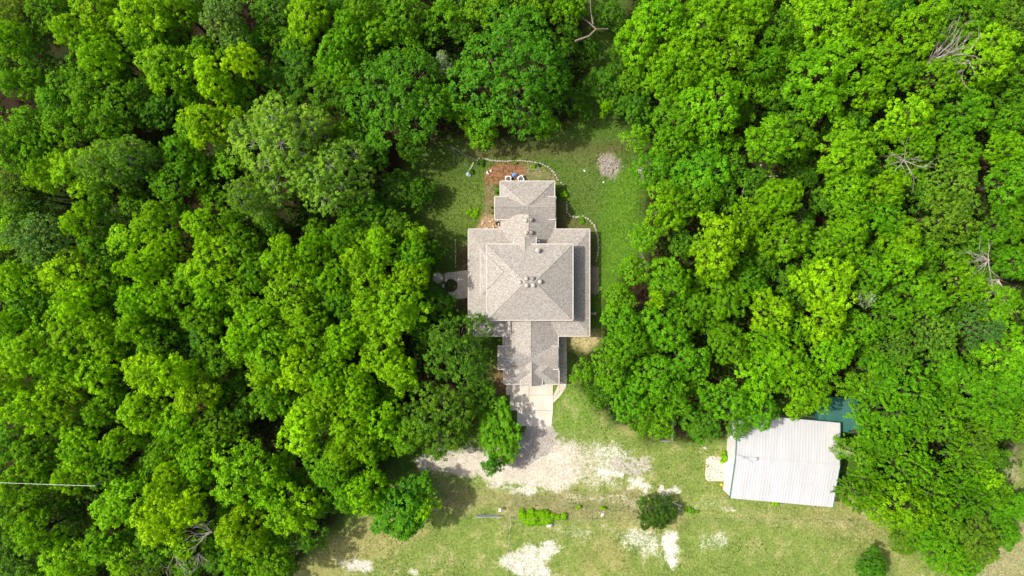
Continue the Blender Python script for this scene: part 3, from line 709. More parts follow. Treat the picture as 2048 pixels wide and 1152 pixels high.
bm = bmesh.new(); box(bm, -.17, .17, -.12, .12, .98, 1.03); obj("sign_plate", bm, M['yellow'], t)
bm = bmesh.new(); post(bm, 0, 0, .979, .03); obj("post", bm, M['steel'], t)
def fence(name, pts, label, sp=3.2, h=1.2, wires=4, wr=.012, m='steel', pr=.05):
    W = [P(*p) for p in pts]; o0 = W[0]; t = thing(name, label, "fence", o0)
    pos = []
    for a, b in zip(W, W[1:]):
        n = max(1, round((b-a).length/sp))
        for k in range(n): pos.append(a.lerp(b, k/n)-o0)
    pos.append(W[-1]-o0)
    base = bmesh.new(); post(base, 0, 0, h, pr); first = obj("post", base, M['wood'], t, pos[0])
    for p in pos[1:]:
        c = first.copy(); C.objects.link(c); c.parent = t; c.location = p
    for k in range(wires):
        bm = bmesh.new(); z = h*(k+1)/(wires+.3); tube(bm, [p+Vector((0,0,z)) for p in pos], [wr]*len(pos), 4); obj("wire", bm, M[m], t)
fence("wire_fence", [(1022,1033),(1019,1062),(1016,1100),(1013,1160)], "thin wire fence running down the pasture from the gate corner", wr=.012, wires=3)
fence("wire_fence", [(1022,1033),(1130,1036),(1290,1038),(1500,1036),(1760,1040)], "faint long wire fence across the pasture below hedge and shed", wr=.006, wires=2, pr=.04, sp=5)
fence("pipe_fence", [(1318,879),(1342,880),(1344,826)], "pale pipe fence corner poking out under trees left of shed", sp=2.2, h=1.3, wires=3, wr=.045, pr=.07)
bm = bmesh.new(); 
bmesh.ops.create_cube(bm, size=1, matrix=Matrix.Diagonal((1.0,.62,.35,1)))
bmesh.ops.bevel(bm, geom=bm.edges[:], offset=.13, segments=3, affect='EDGES')
for v in bm.verts: 
    if v.co.z > .1: v.co.x *= 1.08; v.co.y *= 1.1
tt = tag(obj("plastic_tub", bm, M['white'], None, P(1099.5, 1050, .18), True), "white oblong plastic tub against the low hedge", "tub"); tt.rotation_euler = (0, 0, .12)
dish = thing("satellite_dish", "white round satellite dish on a pole right of the dark round bush", "satellite dish", P(1343.5, 1014, 2.0)-Vector((0,0,2.0)))
bm = bmesh.new(); lathe(bm, [(.02,2.0),(.2,2.04),(.36,2.14),(.37,2.15),(.2,2.06),(.02,2.03)], 20); obj("dish", bm, M['white'], dish)
bm = bmesh.new(); post(bm, 0, 0, 1.99, .04); obj("pole", bm, M['steel'], dish)
bm = bmesh.new(); tube(bm, [(0,.3,2.12),(0,.25,2.5)], [.02,.02], 5); obj("feed_arm", bm, M['steel'], dish)
a = P(1344,1004,.15); b = P(1362,1012.5,.10); bm = bmesh.new(); tube(bm, [Vector((0,0,0)), b-a], [.06,.06], 8); tag(obj("pipe", bm, M['white'], None, a), "loose white pipe on the ground right of the satellite dish", "pipe")
wl_ = thing("overhead_wire", "pale wire crossing the treetops at the left edge of the photo", "wire", P(190, 972, 14))
a = P(-60, 963, 15) - wl_.location; mid_ = P(70, 968, 14.3) - wl_.location
bm = bmesh.new(); tube(bm, [a, mid_, Vector((0,0,0))], [.022]*3, 5); obj("cable", bm, M['white'], wl_)
bm = bmesh.new(); tube(bm, [(0,0,-14), (0,0,.05)], [.12,.07], 8); obj("pole", bm, M['wood'], wl_)
bm = bmesh.new(); tube(bm, [(a.x,a.y,-14), (a.x,a.y,1.3)], [.16,.12], 8); obj("pole", bm, M['wood'], wl_)

# ------------------------------------------------------------------ trees
def fib(n, r):
    k = np.arange(n)+.5; phi = np.arccos(1-2*k/n); th = np.pi*(1+5**.5)*k + r.uniform(0, 6.28)
    return np.stack([np.cos(th)*np.sin(phi), np.sin(th)*np.sin(phi), np.cos(phi)], 1)
def crown_data(seed, R, nl, pr, per, lsize, style, dense=False):
    r = np.random.default_rng(seed)
    # lobes: irregular arms reaching out, a broken shoulder ring, one or two on top
    L = []; n_low = nl; n_mid = max(4, int(nl*.62))
    a0 = r.uniform(0, 6.28); el = r.uniform(.70, .95); ea = r.uniform(0, 3.14)
    def squash(a): return 1 - (1-el)*abs(math.cos(a-ea))*1.5
    for k in range(n_low):
        if r.random() < .12 and not dense: continue
        a = a0+2*math.pi*k/n_low+r.uniform(-.35,.35); rl = R*r.uniform(.17,.33)
        q = (R-rl)*(r.uniform(.85,1.1) if dense else r.uniform(.62,1.16))*squash(a); L.append((q*math.cos(a), q*math.sin(a), R*r.uniform(-.30,.10), rl))
        if r.random() < .45: L.append((q*1.22*math.cos(a+.12), q*1.22*math.sin(a+.12), R*r.uniform(-.30,-.05), rl*.55))
    for k in range(n_mid):
        a = a0+.4+2*math.pi*k/n_mid+r.uniform(-.45,.45); rl = R*r.uniform(.20,.34)
        q = R*r.uniform(.28,.60); L.append((q*math.cos(a), q*math.sin(a), R*r.uniform(.08,.42), rl))
    for k in range(2):
        L.append((R*r.uniform(-.25,.25), R*r.uniform(-.25,.25), R*r.uniform(.38,.62), R*r.uniform(.20,.32)))
    L = np.array(L); pc = []; pn = []; lobe = []
    for i, (cx, cy, cz, rl) in enumerate(L):
        n = int(4*math.pi*rl*rl/(pr*(1.40 if dense else 1.62))**2)+6
        d = fib(n, r)+r.normal(0, .12, (n, 3)); d = norm(d)
        d = d[d[:, 2] > -.35]
        c = np.array((cx,cy,cz)) + d*rl*r.uniform(.70, 1.28, (len(d),1))*np.array((1,1,.85))
        keep = r.random(len(d)) > .14
        for j, (x,y,z,q) in enumerate(L):
            if j != i: keep &= np.linalg.norm((c-np.array((x,y,z)))/np.array((1,1,.85)), axis=1) > q*.82
        pc.append(c[keep]); pn.append(d[keep]); lobe += [i]*int(keep.sum())
    pc = np.concatenate(pc); pn = np.concatenate(pn); lobe = np.array(lobe); n = len(pc)
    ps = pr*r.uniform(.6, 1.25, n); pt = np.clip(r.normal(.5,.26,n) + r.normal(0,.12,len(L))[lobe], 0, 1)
    cnt = np.maximum(6, (per*(ps/pr)**2).astype(int)); idx = np.repeat(np.arange(n), cnt); N = len(idx)
    d = norm(r.normal(size=(N,3)) + pn[idx]*.75 + np.array((0,0,.45)))
    if style == 'feather':       # drooping sprays reaching outward
        out = norm(pn[idx]*np.array((1,1,.25)))
        pos = pc[idx] + out*(r.random((N,1))*1.7-.5)*ps[idx][:,None] + d*ps[idx][:,None]*.42*r.random((N,1))
        pos[:,2] -= r.random(N)**2*ps[idx]*.5
        nr = norm(np.array((0,0,1.)) + pn[idx]*.5 + r.normal(0,.55,(N,3)))
    else:
        pos = pc[idx] + d*ps[idx][:,None]*(r.random((N,1))**.6)*np.array((1,1,.85))
        nr = norm(d*.8 + pn[idx]*.3 + np.array((0,0,.55)) + r.normal(0,.45,(N,3)))
    ls = lsize*r.uniform(.7,1.4,N); V, Q = leaves(pos, nr, ls, ls*(.38 if style == 'feather' else .62), r)
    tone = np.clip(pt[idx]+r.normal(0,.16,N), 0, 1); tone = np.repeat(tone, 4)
    return V, Q, tone, L, pc
def woody(L, pc, hc, R, r, twigs, tr, sub=26):
    bm = bmesh.new(); rr = random.Random(int(r.integers(1e6)))
    base = Vector((rr.uniform(-.4,.4), rr.uniform(-.4,.4), 0)); fork = Vector((0, 0, hc-R*.55))
    tube(bm, [base, base.lerp(fork,.5)+Vector((rr.uniform(-.2,.2), rr.uniform(-.2,.2), 0)), fork, Vector((0,0,hc+R*.2))], [tr*1.35, tr, tr*.85, tr*.35], 7)
    for (x,y,z,q) in L:
        e = Vector((x, y, z+hc)); m = fork.lerp(e, .5)+Vector((rr.uniform(-.3,.3), rr.uniform(-.3,.3), R*.1))
        tube(bm, [fork+Vector((0,0,rr.uniform(-.8,.8))), m, e], [tr*.55, tr*.33, tr*.16], 5)
    cs = np.array([(x,y,z) for x,y,z,q in L])
    for k in rr.sample(range(len(pc)), min(twigs, len(pc))):
        p = pc[k]; j = int(np.argmin(np.linalg.norm(cs-p, axis=1))); a = Vector(cs[j])+Vector((0,0,hc)); b = Vector(p)+Vector((0,0,hc))
        m = a.lerp(b,.5)+Vector((rr.uniform(-.15,.15), rr.uniform(-.15,.15), .1)); b2 = a.lerp(b, 1.08)
        tube(bm, [a, m, b2], [tr*.15, tr*.09, tr*.035], 3, False)
    return bm
VAR = {}
def variant(key, seed, R, nl, pr, per, lsize, style='puff', hc=8.0, twigs=30, tr=.26, bark='bark'):
    V, Q, tone, L, pc = crown_data(seed, R, nl, pr, per, lsize, style, key == 'dense'); V = V.copy(); V[:,2] += hc
    cm = fast_mesh("crown", V, Q, M['leaf'], tone)
    bm = woody(L, pc, hc, R, np.random.default_rng(seed+5), twigs, tr)
    tm = bpy.data.meshes.new("trunk"); bm.to_mesh(tm); bm.free(); tm.materials.append(M[bark])
    VAR.setdefault(key, []).append((cm, tm, R, hc))
for s in range(10): variant('puff', 100+s, 4.5, 8+s%4, .50, 34, .27)
for s in range(3): variant('big', 200+s, 8.0, 11+s, .56, 26, .30, hc=9.5, tr=.42)
for s in range(3): variant('dense', 800+s, 4.2, 11, .46, 40, .25, hc=6.5)
for s in range(3): variant('fine', 300+s, 4.5, 8, .40, 18, .25, hc=8)
for s in range(2): variant('pale', 400+s, 8.5, 12, .50, 27, .29, hc=10, twigs=170, tr=.36, bark='bark_pale')
for s in range(3): variant('feather', 500+s, 6.0, 9+s, .60, 46, .36, 'feather', hc=8, tr=.34, twigs=60)
for s in range(3): variant('small', 600+s, 2.2, 5, .36, 22, .22, hc=2.6, tr=.10, twigs=16)
for s in range(1): variant('loose', 700+s, 4.5, 7, .42, 11, .26, hc=8, twigs=160, bark='bark_pale')

COL = {  # linear leaf albedo per kind; darker kinds along the north paint in cloud shade
 'y': (.300,.540,.0050), 'b': (.218,.455,.0045), 'm': (.136,.330,.0060), 'd': (.094,.245,.0110), 'l': (.062,.170,.0060), 'k': (.058,.110,.0100),
 'p': (.205,.405,.038), 'u': (.130,.265,.040), 'f': (.100,.235,.0130), 'o': (.150,.285,.016), 'g': (.095,.285,.0090), 's': (.34,.46,.20), 'q': (.150,.370,.0060)}
WORD = {'y': 'lime yellow-green', 'b': 'bright yellow-green', 'm': 'mid green', 'd': 'dark green', 'l': 'low dark green', 'p': 'pale grey-green', 'u': 'dusty blue-green',
        'f': 'dark feathery', 'o': 'olive green', 'g': 'rich green', 'k': 'dark olive', 's': 'silvery grey', 'q': 'fresh green feathery'}
MESH = {'y': 'puff', 'b': 'puff', 'm': 'puff', 'd': 'puff', 'l': 'fine', 'k': 'dense', 'p': 'pale', 'u': 'fine', 'f': 'feather', 'o': 'fine', 'g': 'big', 's': 'loose', 'q': 'feather'}
ZC = {'k': 3.0, 'y': 10.0, 'b': 9.0, 'm': 7.8, 'd': 6.2, 'l': 3.6, 'p': 9.5, 'u': 8.5, 'f': 7.5, 'o': 7.5, 'g': 8.5, 's': 6.0, 'q': 8.0}
tcount = [0]
tree_list = []
def tree(px, py, rpx, kind, zc=None, label=None, name=None, cat="tree", mesh=None, group=None):
    r = random.Random(px*7919+py*31+11); zc = zc or ZC[kind]*r.uniform(.92,1.08)
    key = mesh or MESH[kind]
    if rpx < 27 and not mesh: key = 'small'
    cand = VAR[key]; cm, tm, R0, hc = cand[tcount[0] % len(cand)]; tcount[0] += 1
    rad = rpx/S*(H-zc)/H*1.06; s = rad/R0; zc = max(zc, rad*.55); sz = zc/hc
    if sz/s > 1.45: sz = s*1.45; 
    p = P(px, py, zc); p.z = zc-hc*sz
    if p.z > .02:           # long trunk: stretch instead of floating
        sz = zc/hc; p.z = 0
    p.z = min(p.z, 0)-.02
    t = bpy.data.objects.new(name or "tree", None); C.objects.link(t); t.location = p; t.rotation_euler = (0, 0, r.uniform(0, 6.28)); t.scale = (s*r.uniform(.9,1.14), s*r.uniform(.9,1.14), sz); t.empty_display_size = .3
    c = bpy.data.objects.new("crown", cm); C.objects.link(c); c.parent = t
    k = bpy.data.objects.new("trunk", tm); C.objects.link(k); k.parent = t
    b = COL[kind]; v = r.uniform(.87, 1.13)*(.90 if px > 1200 and kind in 'ybq' else 1); h = r.uniform(-.10, .10)
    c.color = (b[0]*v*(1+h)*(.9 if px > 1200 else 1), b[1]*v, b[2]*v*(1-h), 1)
    tree_list.append([t, px, py, rpx, kind, label, cat, group])
    return t
exec_trees = """
42 21 38 o;24 80 40 b;80 115 36 d;104 20 42 m;194 28 50 b;150 70 38 b;203 112 46 b;295 40 52 b;300 90 45 m;345 135 58 b;358 20 38 b
450 45 58 u;482 80 44 d;545 25 50 d;615 35 50 b;672 115 45 m;590 140 50 d;490 125 40 y;430 160 46 y;425 250 54 y;378 258 34 m
45 165 45 m;115 195 50 m;190 190 50 m;240 212 46 m;60 255 52 m;140 255 50 m;215 250 45 m;20 300 45 m;75 310 45 m;100 345 38 b
165 345 52 b;215 335 58 p 9.5;268 315 46 p 9.2;345 365 50 m;312 225 42 d;30 375 44 o;365 312 42 m;660 195 45 d
83 480 62 u 9.5;84 400 38 l 4;14 470 36 b;160 440 42 b;200 495 45 m;315 450 46 b;257 480 36 b;415 455 42 b;485 487 42 m;340 500 38 b;290 535 42 y;325 550 36 b;435 520 52 b
425 580 40 b;380 550 36 b;573 520 50 b;628 510 42 b;680 495 42 m;680 600 46 m;590 585 55 b;615 645 45 b;515 545 40 m;515 640 52 b;480 590 34 b;410 640 44 m
345 600 48 b;278 605 42 b;222 572 38 m;138 545 56 y;160 605 42 y;58 560 48 b;18 565 38 b;70 610 46 m;25 655 48 b;80 655 36 b;152 670 55 b;210 668 44 b
270 655 40 b;312 685 50 m;410 690 48 d;486 680 40 b;540 700 52 b;677 690 44 b;70 712 50 y;20 745 44 y;195 740 50 b;125 730 42 b;300 740 50 y;355 747 46 y
435 730 46 m;540 745 52 b;600 740 46 y;655 755 42 b;20 800 42 b;78 812 52 y;135 795 44 b;212 815 40 m;165 890 44 b;295 820 50 b;382 788 55 y;365 842 48 b
440 855 48 m;335 900 38 m;245 885 38 b;395 925 48 b;497 945 66 b 10.5;610 850 54 y;660 815 46 b;703 845 44 b;660 925 48 m;548 800 44 m;215 940 40 m;250 1002 56 b
340 962 40 y;325 1032 52 y 11;380 1012 42 y 11;78 905 46 m;25 890 44 m;50 965 50 b;145 945 44 b;32 1035 52 m;80 1062 44 b;163 1015 52 l;35 1118 48 d;140 1125 50 b
210 1088 44 m;243 1125 36 b;310 1085 44 m;292 1128 40 o;368 1092 36 b;487 1058 48 y;435 1115 42 d;590 1018 58 b;545 985 42 b;540 1122 48 m;622 1078 32 d;480 1130 40 m
800 195 104 g 8.5 broad dense rich green tree, left one of two giants above the north lawn
1025 140 124 g 10 biggest rich green tree, directly above the house's north wing
565 285 104 p 11 giant pale grey-green tree with white branches left of the north lawn
665 355 84 p 10 pale grey-green tree with white twigs, lower right half of the pale pair
515 395 60 p 9.6 pale grey-green crown at lower left of the giant pale tree
1000 5 60 m;1136 20 42 m;806 25 56 m;880 128 34 s 6.0;886 25 34 m;695 145 40 m;737 20 46 m;754 65 40 m;700 60 40 m;1060 -12 50 m;940 -8 50 d
1212 165 38 d;1268 220 40 d;1212 218 15 y 5;1155 200 36 l;735 300 46 d;789 375 58 l 4.5;838 385 34 l;770 420 40 l;730 430 44 d;1215 30 34 l;1175 100 30 l;1250 120 36 l
1275 85 52 b;1325 35 56 b;1390 55 56 b;1465 100 58 b;1350 130 54 b;1425 215 62 b 10;1355 225 54 m;1345 285 42 m;1325 160 44 b;1400 140 46 b;1453 30 48 b;1505 20 40 b;1520 130 40 q;1310 340 46 m;1400 345 62 m;1275 275 30 m
1563 60 40 m;1650 45 58 b 10;1610 18 36 b;1720 45 48 b;1780 20 42 d;1830 65 58 b 10;1650 150 80 b 10 broad bright yellow-green tree, centre of the upper right woods
1757 120 50 b;1735 188 42 b;1640 210 46 b;1800 150 38 m;1868 155 46 b;1975 115 60 y 9.5;1940 30 56 m;2020 50 46 o;1533 285 54 b 10.5 bright star-shaped tree with bare forked trunk beneath, right of the lawn
1557 390 46 b;1690 300 56 y 10.5;1810 240 54 y 9.5;1830 290 38 b;1930 230 60 m;1690 375 42 b;1768 380 44 b;2000 300 38 b;1920 310 44 m;1900 365 66 o 8.5;2012 365 48 m;2025 240 42 m;1665 258 34 l;1605 345 44 l;1548 208 34 l;2030 150 40 m;1700 250 36 d
1333 415 56 b;1388 395 50 m;1555 400 44 b;1560 480 50 b;1490 435 38 b;1700 420 40 m;1735 340 36 d;1610 430 30 l
1432 495 64 y 11 bright lime round crown standing out right of the east lawn
1650 565 58 y 10.5;1650 640 48 y 10;1548 625 48 y 9.5 compact lime yellow tree above the shed's woods
1535 678 42 b;1308 597 20 y 8;1338 560 46 m;1265 535 36 m;1238 590 36 m;1245 640 38 m;1378 615 44 m;1450 600 48 m;1325 655 48 m;1495 560 40 m;1462 690 54 m 7.5;1375 715 52 m;1250 690 46 m;1222 735 44 m
1305 755 52 m;1258 800 44 m;1340 800 44 m;1520 755 56 b;1575 725 48 b;1658 710 48 b;1450 800 50 m;1595 785 48 b;1622 792 38 b;1515 820 42 m;1475 845 34 d;1325 848 32 m;1400 845 44 d;1168 745 26 m 5;1290 845 30 m;1285 480 34 m
1735 555 46 m;1690 475 46 b;1760 430 48 m;1795 475 50 b;1730 592 28 s 7;1895 435 72 o 9;1805 525 44 b;1925 565 38 b;1990 460 40 m;2032 525 38 m;1783 630 46 m;1867 665 58 o;1795 695 46 o;1760 745 44 m;1992 605 48 b;1955 650 46 u;2015 700 56 b;1885 735 44 m;1720 655 40 m
1740 765 36 o;1700 770 32 m;1805 790 70 q 9.5;1930 778 54 m;1990 795 54 m;2030 760 46 m;1850 590 40 m;1640 500 34 m;1610 560 36 m;1600 660 32 m;1700 690 34 d
1755 830 66 q 9;1860 832 58 q;1722 905 50 m;1680 895 17 s 5.5;1808 925 60 q;1722 978 52 q;1795 1008 60 b;1860 975 54 q;1930 925 58 q;1950 888 46 o;1980 850 42 m;1923 988 54 q;2036 866 24 m 3.5;1965 955 34 b;1745 875 40 m
2034 1010 38 m @dense 3.2 sprawling mid green shrub at the right edge beside pale track|shrub
1815 1078 38 o @dense 3.2 greyish olive shrub below the big lower-right trees|shrub
1888 1105 46 m @dense 4.2;1958 1082 50 o @dense 4.6;2005 1062 40 m @dense 3.6;1925 1130 38 m @puff 3.6;1845 1062 38 q @puff 4;1990 985 36 m @puff 3.4
1745 1132 38 d @dense 3 round green shrub alone in the pasture at the bottom right|shrub
718 504 44 b;762 509 42 b;828 512 40 m;757 478 32 b;832 466 28 b 6.5;860 500 30 l 4.5;738 561 50 b;822 556 40 b;671 560 42 b;796 615 58 b;740 625 42 b;866 604 42 d 4.2;640 570 36 m;690 465 38 m;786 452 42 d;848 540 28 l 3.5
912 702 80 f @big 8.0 big dark feathery tree overhanging the garage wing's roof
872 842 84 f @big 7.2 broad dark feathery tree at the upper edge of white gravel
812 862 44 m;793 737 44 b;765 695 48 b;807 757 36 b;710 765 44 b;757 835 44 b;668 785 42 b;723 880 42 b;750 895 38 m;686 898 42 b;695 676 40 b;717 806 38 b;668 945 40 m;704 935 38 d;640 700 40 m
960 792 40 d 4.2 low dark tree tucked between the garage and the lone gravel-side tree
997 868 55 m @dense 4.3 lone mid green tree jutting out over the white gravel
803 1012 72 g @dense 7 rounded green tree on the pasture edge below the gravel curve
735 985 48 b;845 1012 34 b 7;700 980 40 m;655 1000 36 d;985 925 26 g @small 4.5 small leafy crown drooping over white gravel below the lone tree
1312 1026 37 k @dense 2.6 dark round bush in the pasture beside the satellite dish|bush
588 1082 22 s 4.5 pale silvery shrub at the lower woods edge|shrub
"""
demoted = []
for line in exec_trees.strip().split('\n'):
    for it in line.split(';'):
        tk = it.split()
        if not tk: continue
        x, y, q, kd = int(tk[0]), int(tk[1]), int(tk[2]), tk[3]; zc = None; lab = None; cat = "tree"; nm = None
        rest = tk[4:]; mo = None
        if rest and rest[0][0] == '@': mo = rest[0][1:]; rest = rest[1:]
        if rest:
            try: zc = float(rest[0]); rest = rest[1:]
            except ValueError: pass
        if rest:
            lab = ' '.join(rest)
            if '|' in lab: lab, cat = lab.split('|'); nm = 'bush' if cat == 'bush' else 'shrub'
        if q <= 36 and not lab and kd not in 'ys': demoted.append((x, y, q, kd, zc or ZC[kd])); continue
        tree(x, y, q, kd, zc, lab, nm, cat, mesh=mo)
# lower trees that fill the shaded gaps of the wood
GAPS = [(118,52,22),(400,65,18),(440,120,22),(310,268,34),(378,222,20),(104,405,22),(600,425,36),(222,863,24),(545,872,24),(342,925,20),(430,985,24),(1630,435,24),(1218,60,40),(1190,150,40),(1610,330,30),(1665,258,14),(163,1012,30)]
cov = [(t[1], t[2], t[3], .95, 4) for t in tree_list] + [(a, b, q, .95, 4) for a, b, q, k_, z_ in demoted]
r = random.Random(99); fill = list(demoted)
for _ in range(9000):
    x = r.uniform(-45, 2093); y = r.uniform(-45, 1197)
    if float(poly_sd(np.array([x]), np.array([y]), CLEAR)[0]) > -22: continue
    if any((x-a)**2+(y-b)**2 < (q+12)**2 for a, b, q in GAPS): continue
    if any((x-a)**2+(y-b)**2 < (q*f+e)**2 for a, b, q, f, e in cov): continue
    if 1390 < x < 1720 and 790 < y < 1040: continue
    q = r.uniform(27, 38); cov.append((x, y, q, 1.25, 0)); fill.append((x, y, q, 'd' if r.random() < .45 else 'm', r.uniform(4.5, 6.0)))
VV = []; TT = []; CC = []; ub = bmesh.new(); rn = np.random.default_rng(5)
protos = [crown_data(900+k, 2.6, 6, .46, 20, .27, 'puff') for k in range(4)]
for x, y, q, kd, zc in fill:
    V, Q, tone, L_, pc_ = protos[int(rn.integers(4))]; rad = q/S*(H-zc)/H*1.06; sc = rad/2.6; a = rn.uniform(0, 6.28); p = P(x, y, zc)
    ca, sa = math.cos(a)*sc, math.sin(a)*sc
    W = np.stack([V[:,0]*ca-V[:,1]*sa+p.x, V[:,0]*sa+V[:,1]*ca+p.y, np.maximum(V[:,2]*sc+zc, .05)], 1)
    VV.append(W); TT.append(tone); b = np.array(COL[kd]+(1,))*np.array([rn.uniform(.85,1.15)]*3+[1]); CC.append(np.tile(b, (len(W), 1)))
    tube(ub, [(p.x+rn.uniform(-.2,.2), p.y+rn.uniform(-.2,.2), -.05), (p.x, p.y, zc*.6), (p.x, p.y, zc+rad*.2)], [.13, .09, .04], 5)
VV = np.concatenate(VV); um = fast_mesh("understory_trees", VV, np.arange(len(VV)).reshape(-1, 4), M['leafv'], np.concatenate(TT))
a_ = um.attributes.new("base", 'FLOAT_COLOR', 'POINT'); a_.data.foreach_set("color", np.concatenate(CC).astype(np.float32).ravel())
uo = link("understory_trees", um); tag(uo, "smaller understory trees filling the gaps between the big crowns", "understory", kind="stuff")
obj("stem", ub, M['bark'], uo)
print("FILL", len(fill))

# plants standing in the open
def low_plant(name, px, py, rx, ry, h, kind, label, cat, n=1500, ls=.2, rot=0, clumps=None):
    r = np.random.default_rng(int(px*3+py)); m = max(4, int(rx*ry/14)) if clumps is None else clumps
    a = r.uniform(0, 6.28, m); q = np.sqrt(r.random(m))*(.80+.22*np.sin(3*a+px)+.16*np.sin(7*a+py)); cx = q*np.cos(a)*rx/S*.85; cy = q*np.sin(a)*ry/S*.85; ch = h*r.uniform(.5,1,m)*(1-.4*q)
    i = r.integers(0, m, n); d = norm(r.normal(size=(n,3))+np.array((0,0,.7))); cr = min(rx, ry)/S*.42
    pos = np.stack([cx[i], cy[i], ch[i]*.75], 1) + d*np.array((cr, cr, h*.25))*r.random((n,1))**.5
    low = r.random(n) < .3; pos[low, 2] *= r.random(low.sum()); pos[:,2] = np.maximum(pos[:,2], .05)
    V, Q = leaves(pos, norm(d+np.array((0,0,.5))+r.normal(0,.4,(n,3))), ls*r.uniform(.7,1.3,n), ls*.6*r.uniform(.7,1.3,n), r)
    me = fast_mesh("foliage", V, Q, M['leaf'], np.repeat(np.clip(r.normal(.5,.2,n),0,1), 4))
    t = thing(name, label, cat, P(px, py, h*.5)-Vector((0,0,h*.5)), rot)
    f = link("foliage", me, None, t); b = COL[kind]; f.color = (*b, 1)
    bm = bmesh.new(); rr = random.Random(int(px))
    for k in range(min(m, 14)):
        tube(bm, [(cx[k]*.6, cy[k]*.6, -.03), (cx[k], cy[k], ch[k]*.8)], [.03, .015], 4)
    obj("stem", bm, M['bark'], t)
low_plant("hedge", 1075, 1036, 60, 19, 1.1, 'b', "long low bright green hedge patch along the fence with white tub", "hedge", 10000, .24, -.05, clumps=55)
low_plant("bush", 1208, 1015, 8, 7, .9, 'b', "small bright bush above the fence, left of the dark round bush", "bush", 500)
low_plant("bush", 1157, 1015, 7, 6, .8, 'b', "tiny bright bush just right of the hedge patch", "bush", 400)
low_plant("bush", 1547, 1007, 11, 7, 1.1, 'y', "lime green bush against the shed's lower wall", "bush", 700)
low_plant("vine", 1449, 916, 9, 18, 1.8, 'b', "green climbing vine against the shed's white west wall", "vine", 1800, .22)
low_plant("bush", 1128, 385, 12, 10, 1.0, 'b', "round green bush on the lawn right of the north wing", "bush", 900)
low_plant("bush", 960, 325, 13, 8, .8, 'l', "dark green bush on the upper left curve of stone edging", "bush", 900)
low_plant("bush", 945, 342, 8, 10, .6, 'l', "dark green bush by the plastic sheet on the edging", "bush", 700)
low_plant("bush", 995, 385, 5, 13, 1.2, 'l', "narrow dark bush against the north wing's left wall", "bush", 700)
low_plant("bush", 985, 420, 5, 12, 1.2, 'l', "narrow dark bush above the pale rocks by the north wing", "bush", 700)
low_plant("bush", 1031, 325, 5, 5, .7, 'o', "small purplish-brown bush on the edging above the air conditioners", "bush", 350)
low_plant("bush", 1076, 329, 6, 5, .7, 'l', "small dark bush on the edging right of the purplish one", "bush", 400)
low_plant("bush", 1067, 333, 5, 5, .5, 'b', "tiny bright green bush inside the edging above the north wing", "bush", 300)
low_plant("bush", 1165, 441, 12, 8, .5, 'm', "spreading green bush at the bend of the east stone edging", "bush", 600)
low_plant("bush", 1090, 361, 18, 4, .6, 'm', "strip of green bush along the north wing's top eave", "bush", 700)
low_plant("bush", 900, 571, 8, 7, .6, 'l', "dark bush growing in the octagonal patio bed", "bush", 500)
low_plant("bush", 1383, 1022, 16, 9, .6, 'm', "low green weed patch right of the satellite dish", "bush", 900)
low_plant("bush", 1478, 985, 14, 7, .7, 'm', "weedy green bush at the shed's lower left corner", "bush", 800)
low_plant("bush", 1280, 1005, 12, 10, .5, 'u', "greyish weed patch touching the dark round bush", "bush", 700)
low_plant("bush", 948, 425, 16, 12, .4, 'b', "bright weedy clump on the lawn left of pale rocks", "bush", 800)

# bare dead wood
def snag(name, px, py, zc, az, spread, length, n, label, cat="dead branch", seed=0, rad=.11, droop=.0, trunk=True, rise=.25):
    r = random.Random(seed); o = P(px, py, zc); t = thing(name, label, cat, Vector((o.x, o.y, -.02)))
    bm = bmesh.new()
    def grow(p, d, l, rd, depth):
        pts = [p]; q = p.copy(); dd = d.copy()
        for k in range(3):
            dd = (dd+Vector((r.uniform(-.22,.22), r.uniform(-.22,.22), r.uniform(-.15,.15)-droop))).normalized(); q = q+dd*l/3; pts.append(q)
            if depth > 0 and r.random() < .85:
                sd = (dd+Vector((r.uniform(-.9,.9), r.uniform(-.9,.9), r.uniform(-.2,.4)))).normalized(); grow(q, sd, l*r.uniform(.4,.65), rd*.5, depth-1)
        tube(bm, pts, [rd, rd*.75, rd*.5, rd*.22], 4, False)
    for k in range(n):
        a = az+spread*(k/(max(1,n-1))-.5)+r.uniform(-.12,.12)
        grow(Vector((0,0,zc-.8)), Vector((math.cos(a), math.sin(a), rise)), length*r.uniform(.7,1.15), rad, 2)
    obj("branch", bm, M['dead'], t)
    if trunk:
        bm = bmesh.new(); tube(bm, [(0,0,0), (.1,.05,zc*.5), (0,0,zc-.7)], [.22,.17,.13], 7); obj("trunk", bm, M['dead'], t)
snag("dead_tree", 1862, 122, 10.0, .55, 1.1, 4.8, 12, "large fan of bleached bare branches in the upper right woods", seed=1, cat="dead tree")
snag("dead_tree", 1935, 135, 10.6, -2.6, .9, 3.6, 5, "thin bleached branches lying right of the upper right fan", seed=12, cat="dead tree", rad=.07)
snag("dead_tree", 1815, 318, 9.8, 1.4, 5.0, 2.7, 8, "gnarled bare white branches in the right woods, left of the olive crown", seed=2, cat="dead tree", rad=.09)
snag("dead_tree", 418, 1068, 10.5, 3.0, 1.6, 2.6, 6, "bleached bare branches beside a dark gap in the lower left woods", seed=3, cat="dead tree", rad=.10)
snag("dead_tree", 393, 1112, 8.5, -1.7, 2.0, 2.0, 6, "bare white branches near the bottom edge, right of a similar pair", seed=4, cat="dead tree", rad=.07)
snag("dead_tree", 343, 1112, 9, -.9, 2.0, 2.4, 5, "bare white branches near the bottom edge, middle of three", seed=5, cat="dead tree", rad=.07)
snag("dead_tree", 300, 1112, 9, -2.0, 2.4, 2.2, 6, "bare white branches near the bottom edge, leftmost of three", seed=6, cat="dead tree", rad=.06)
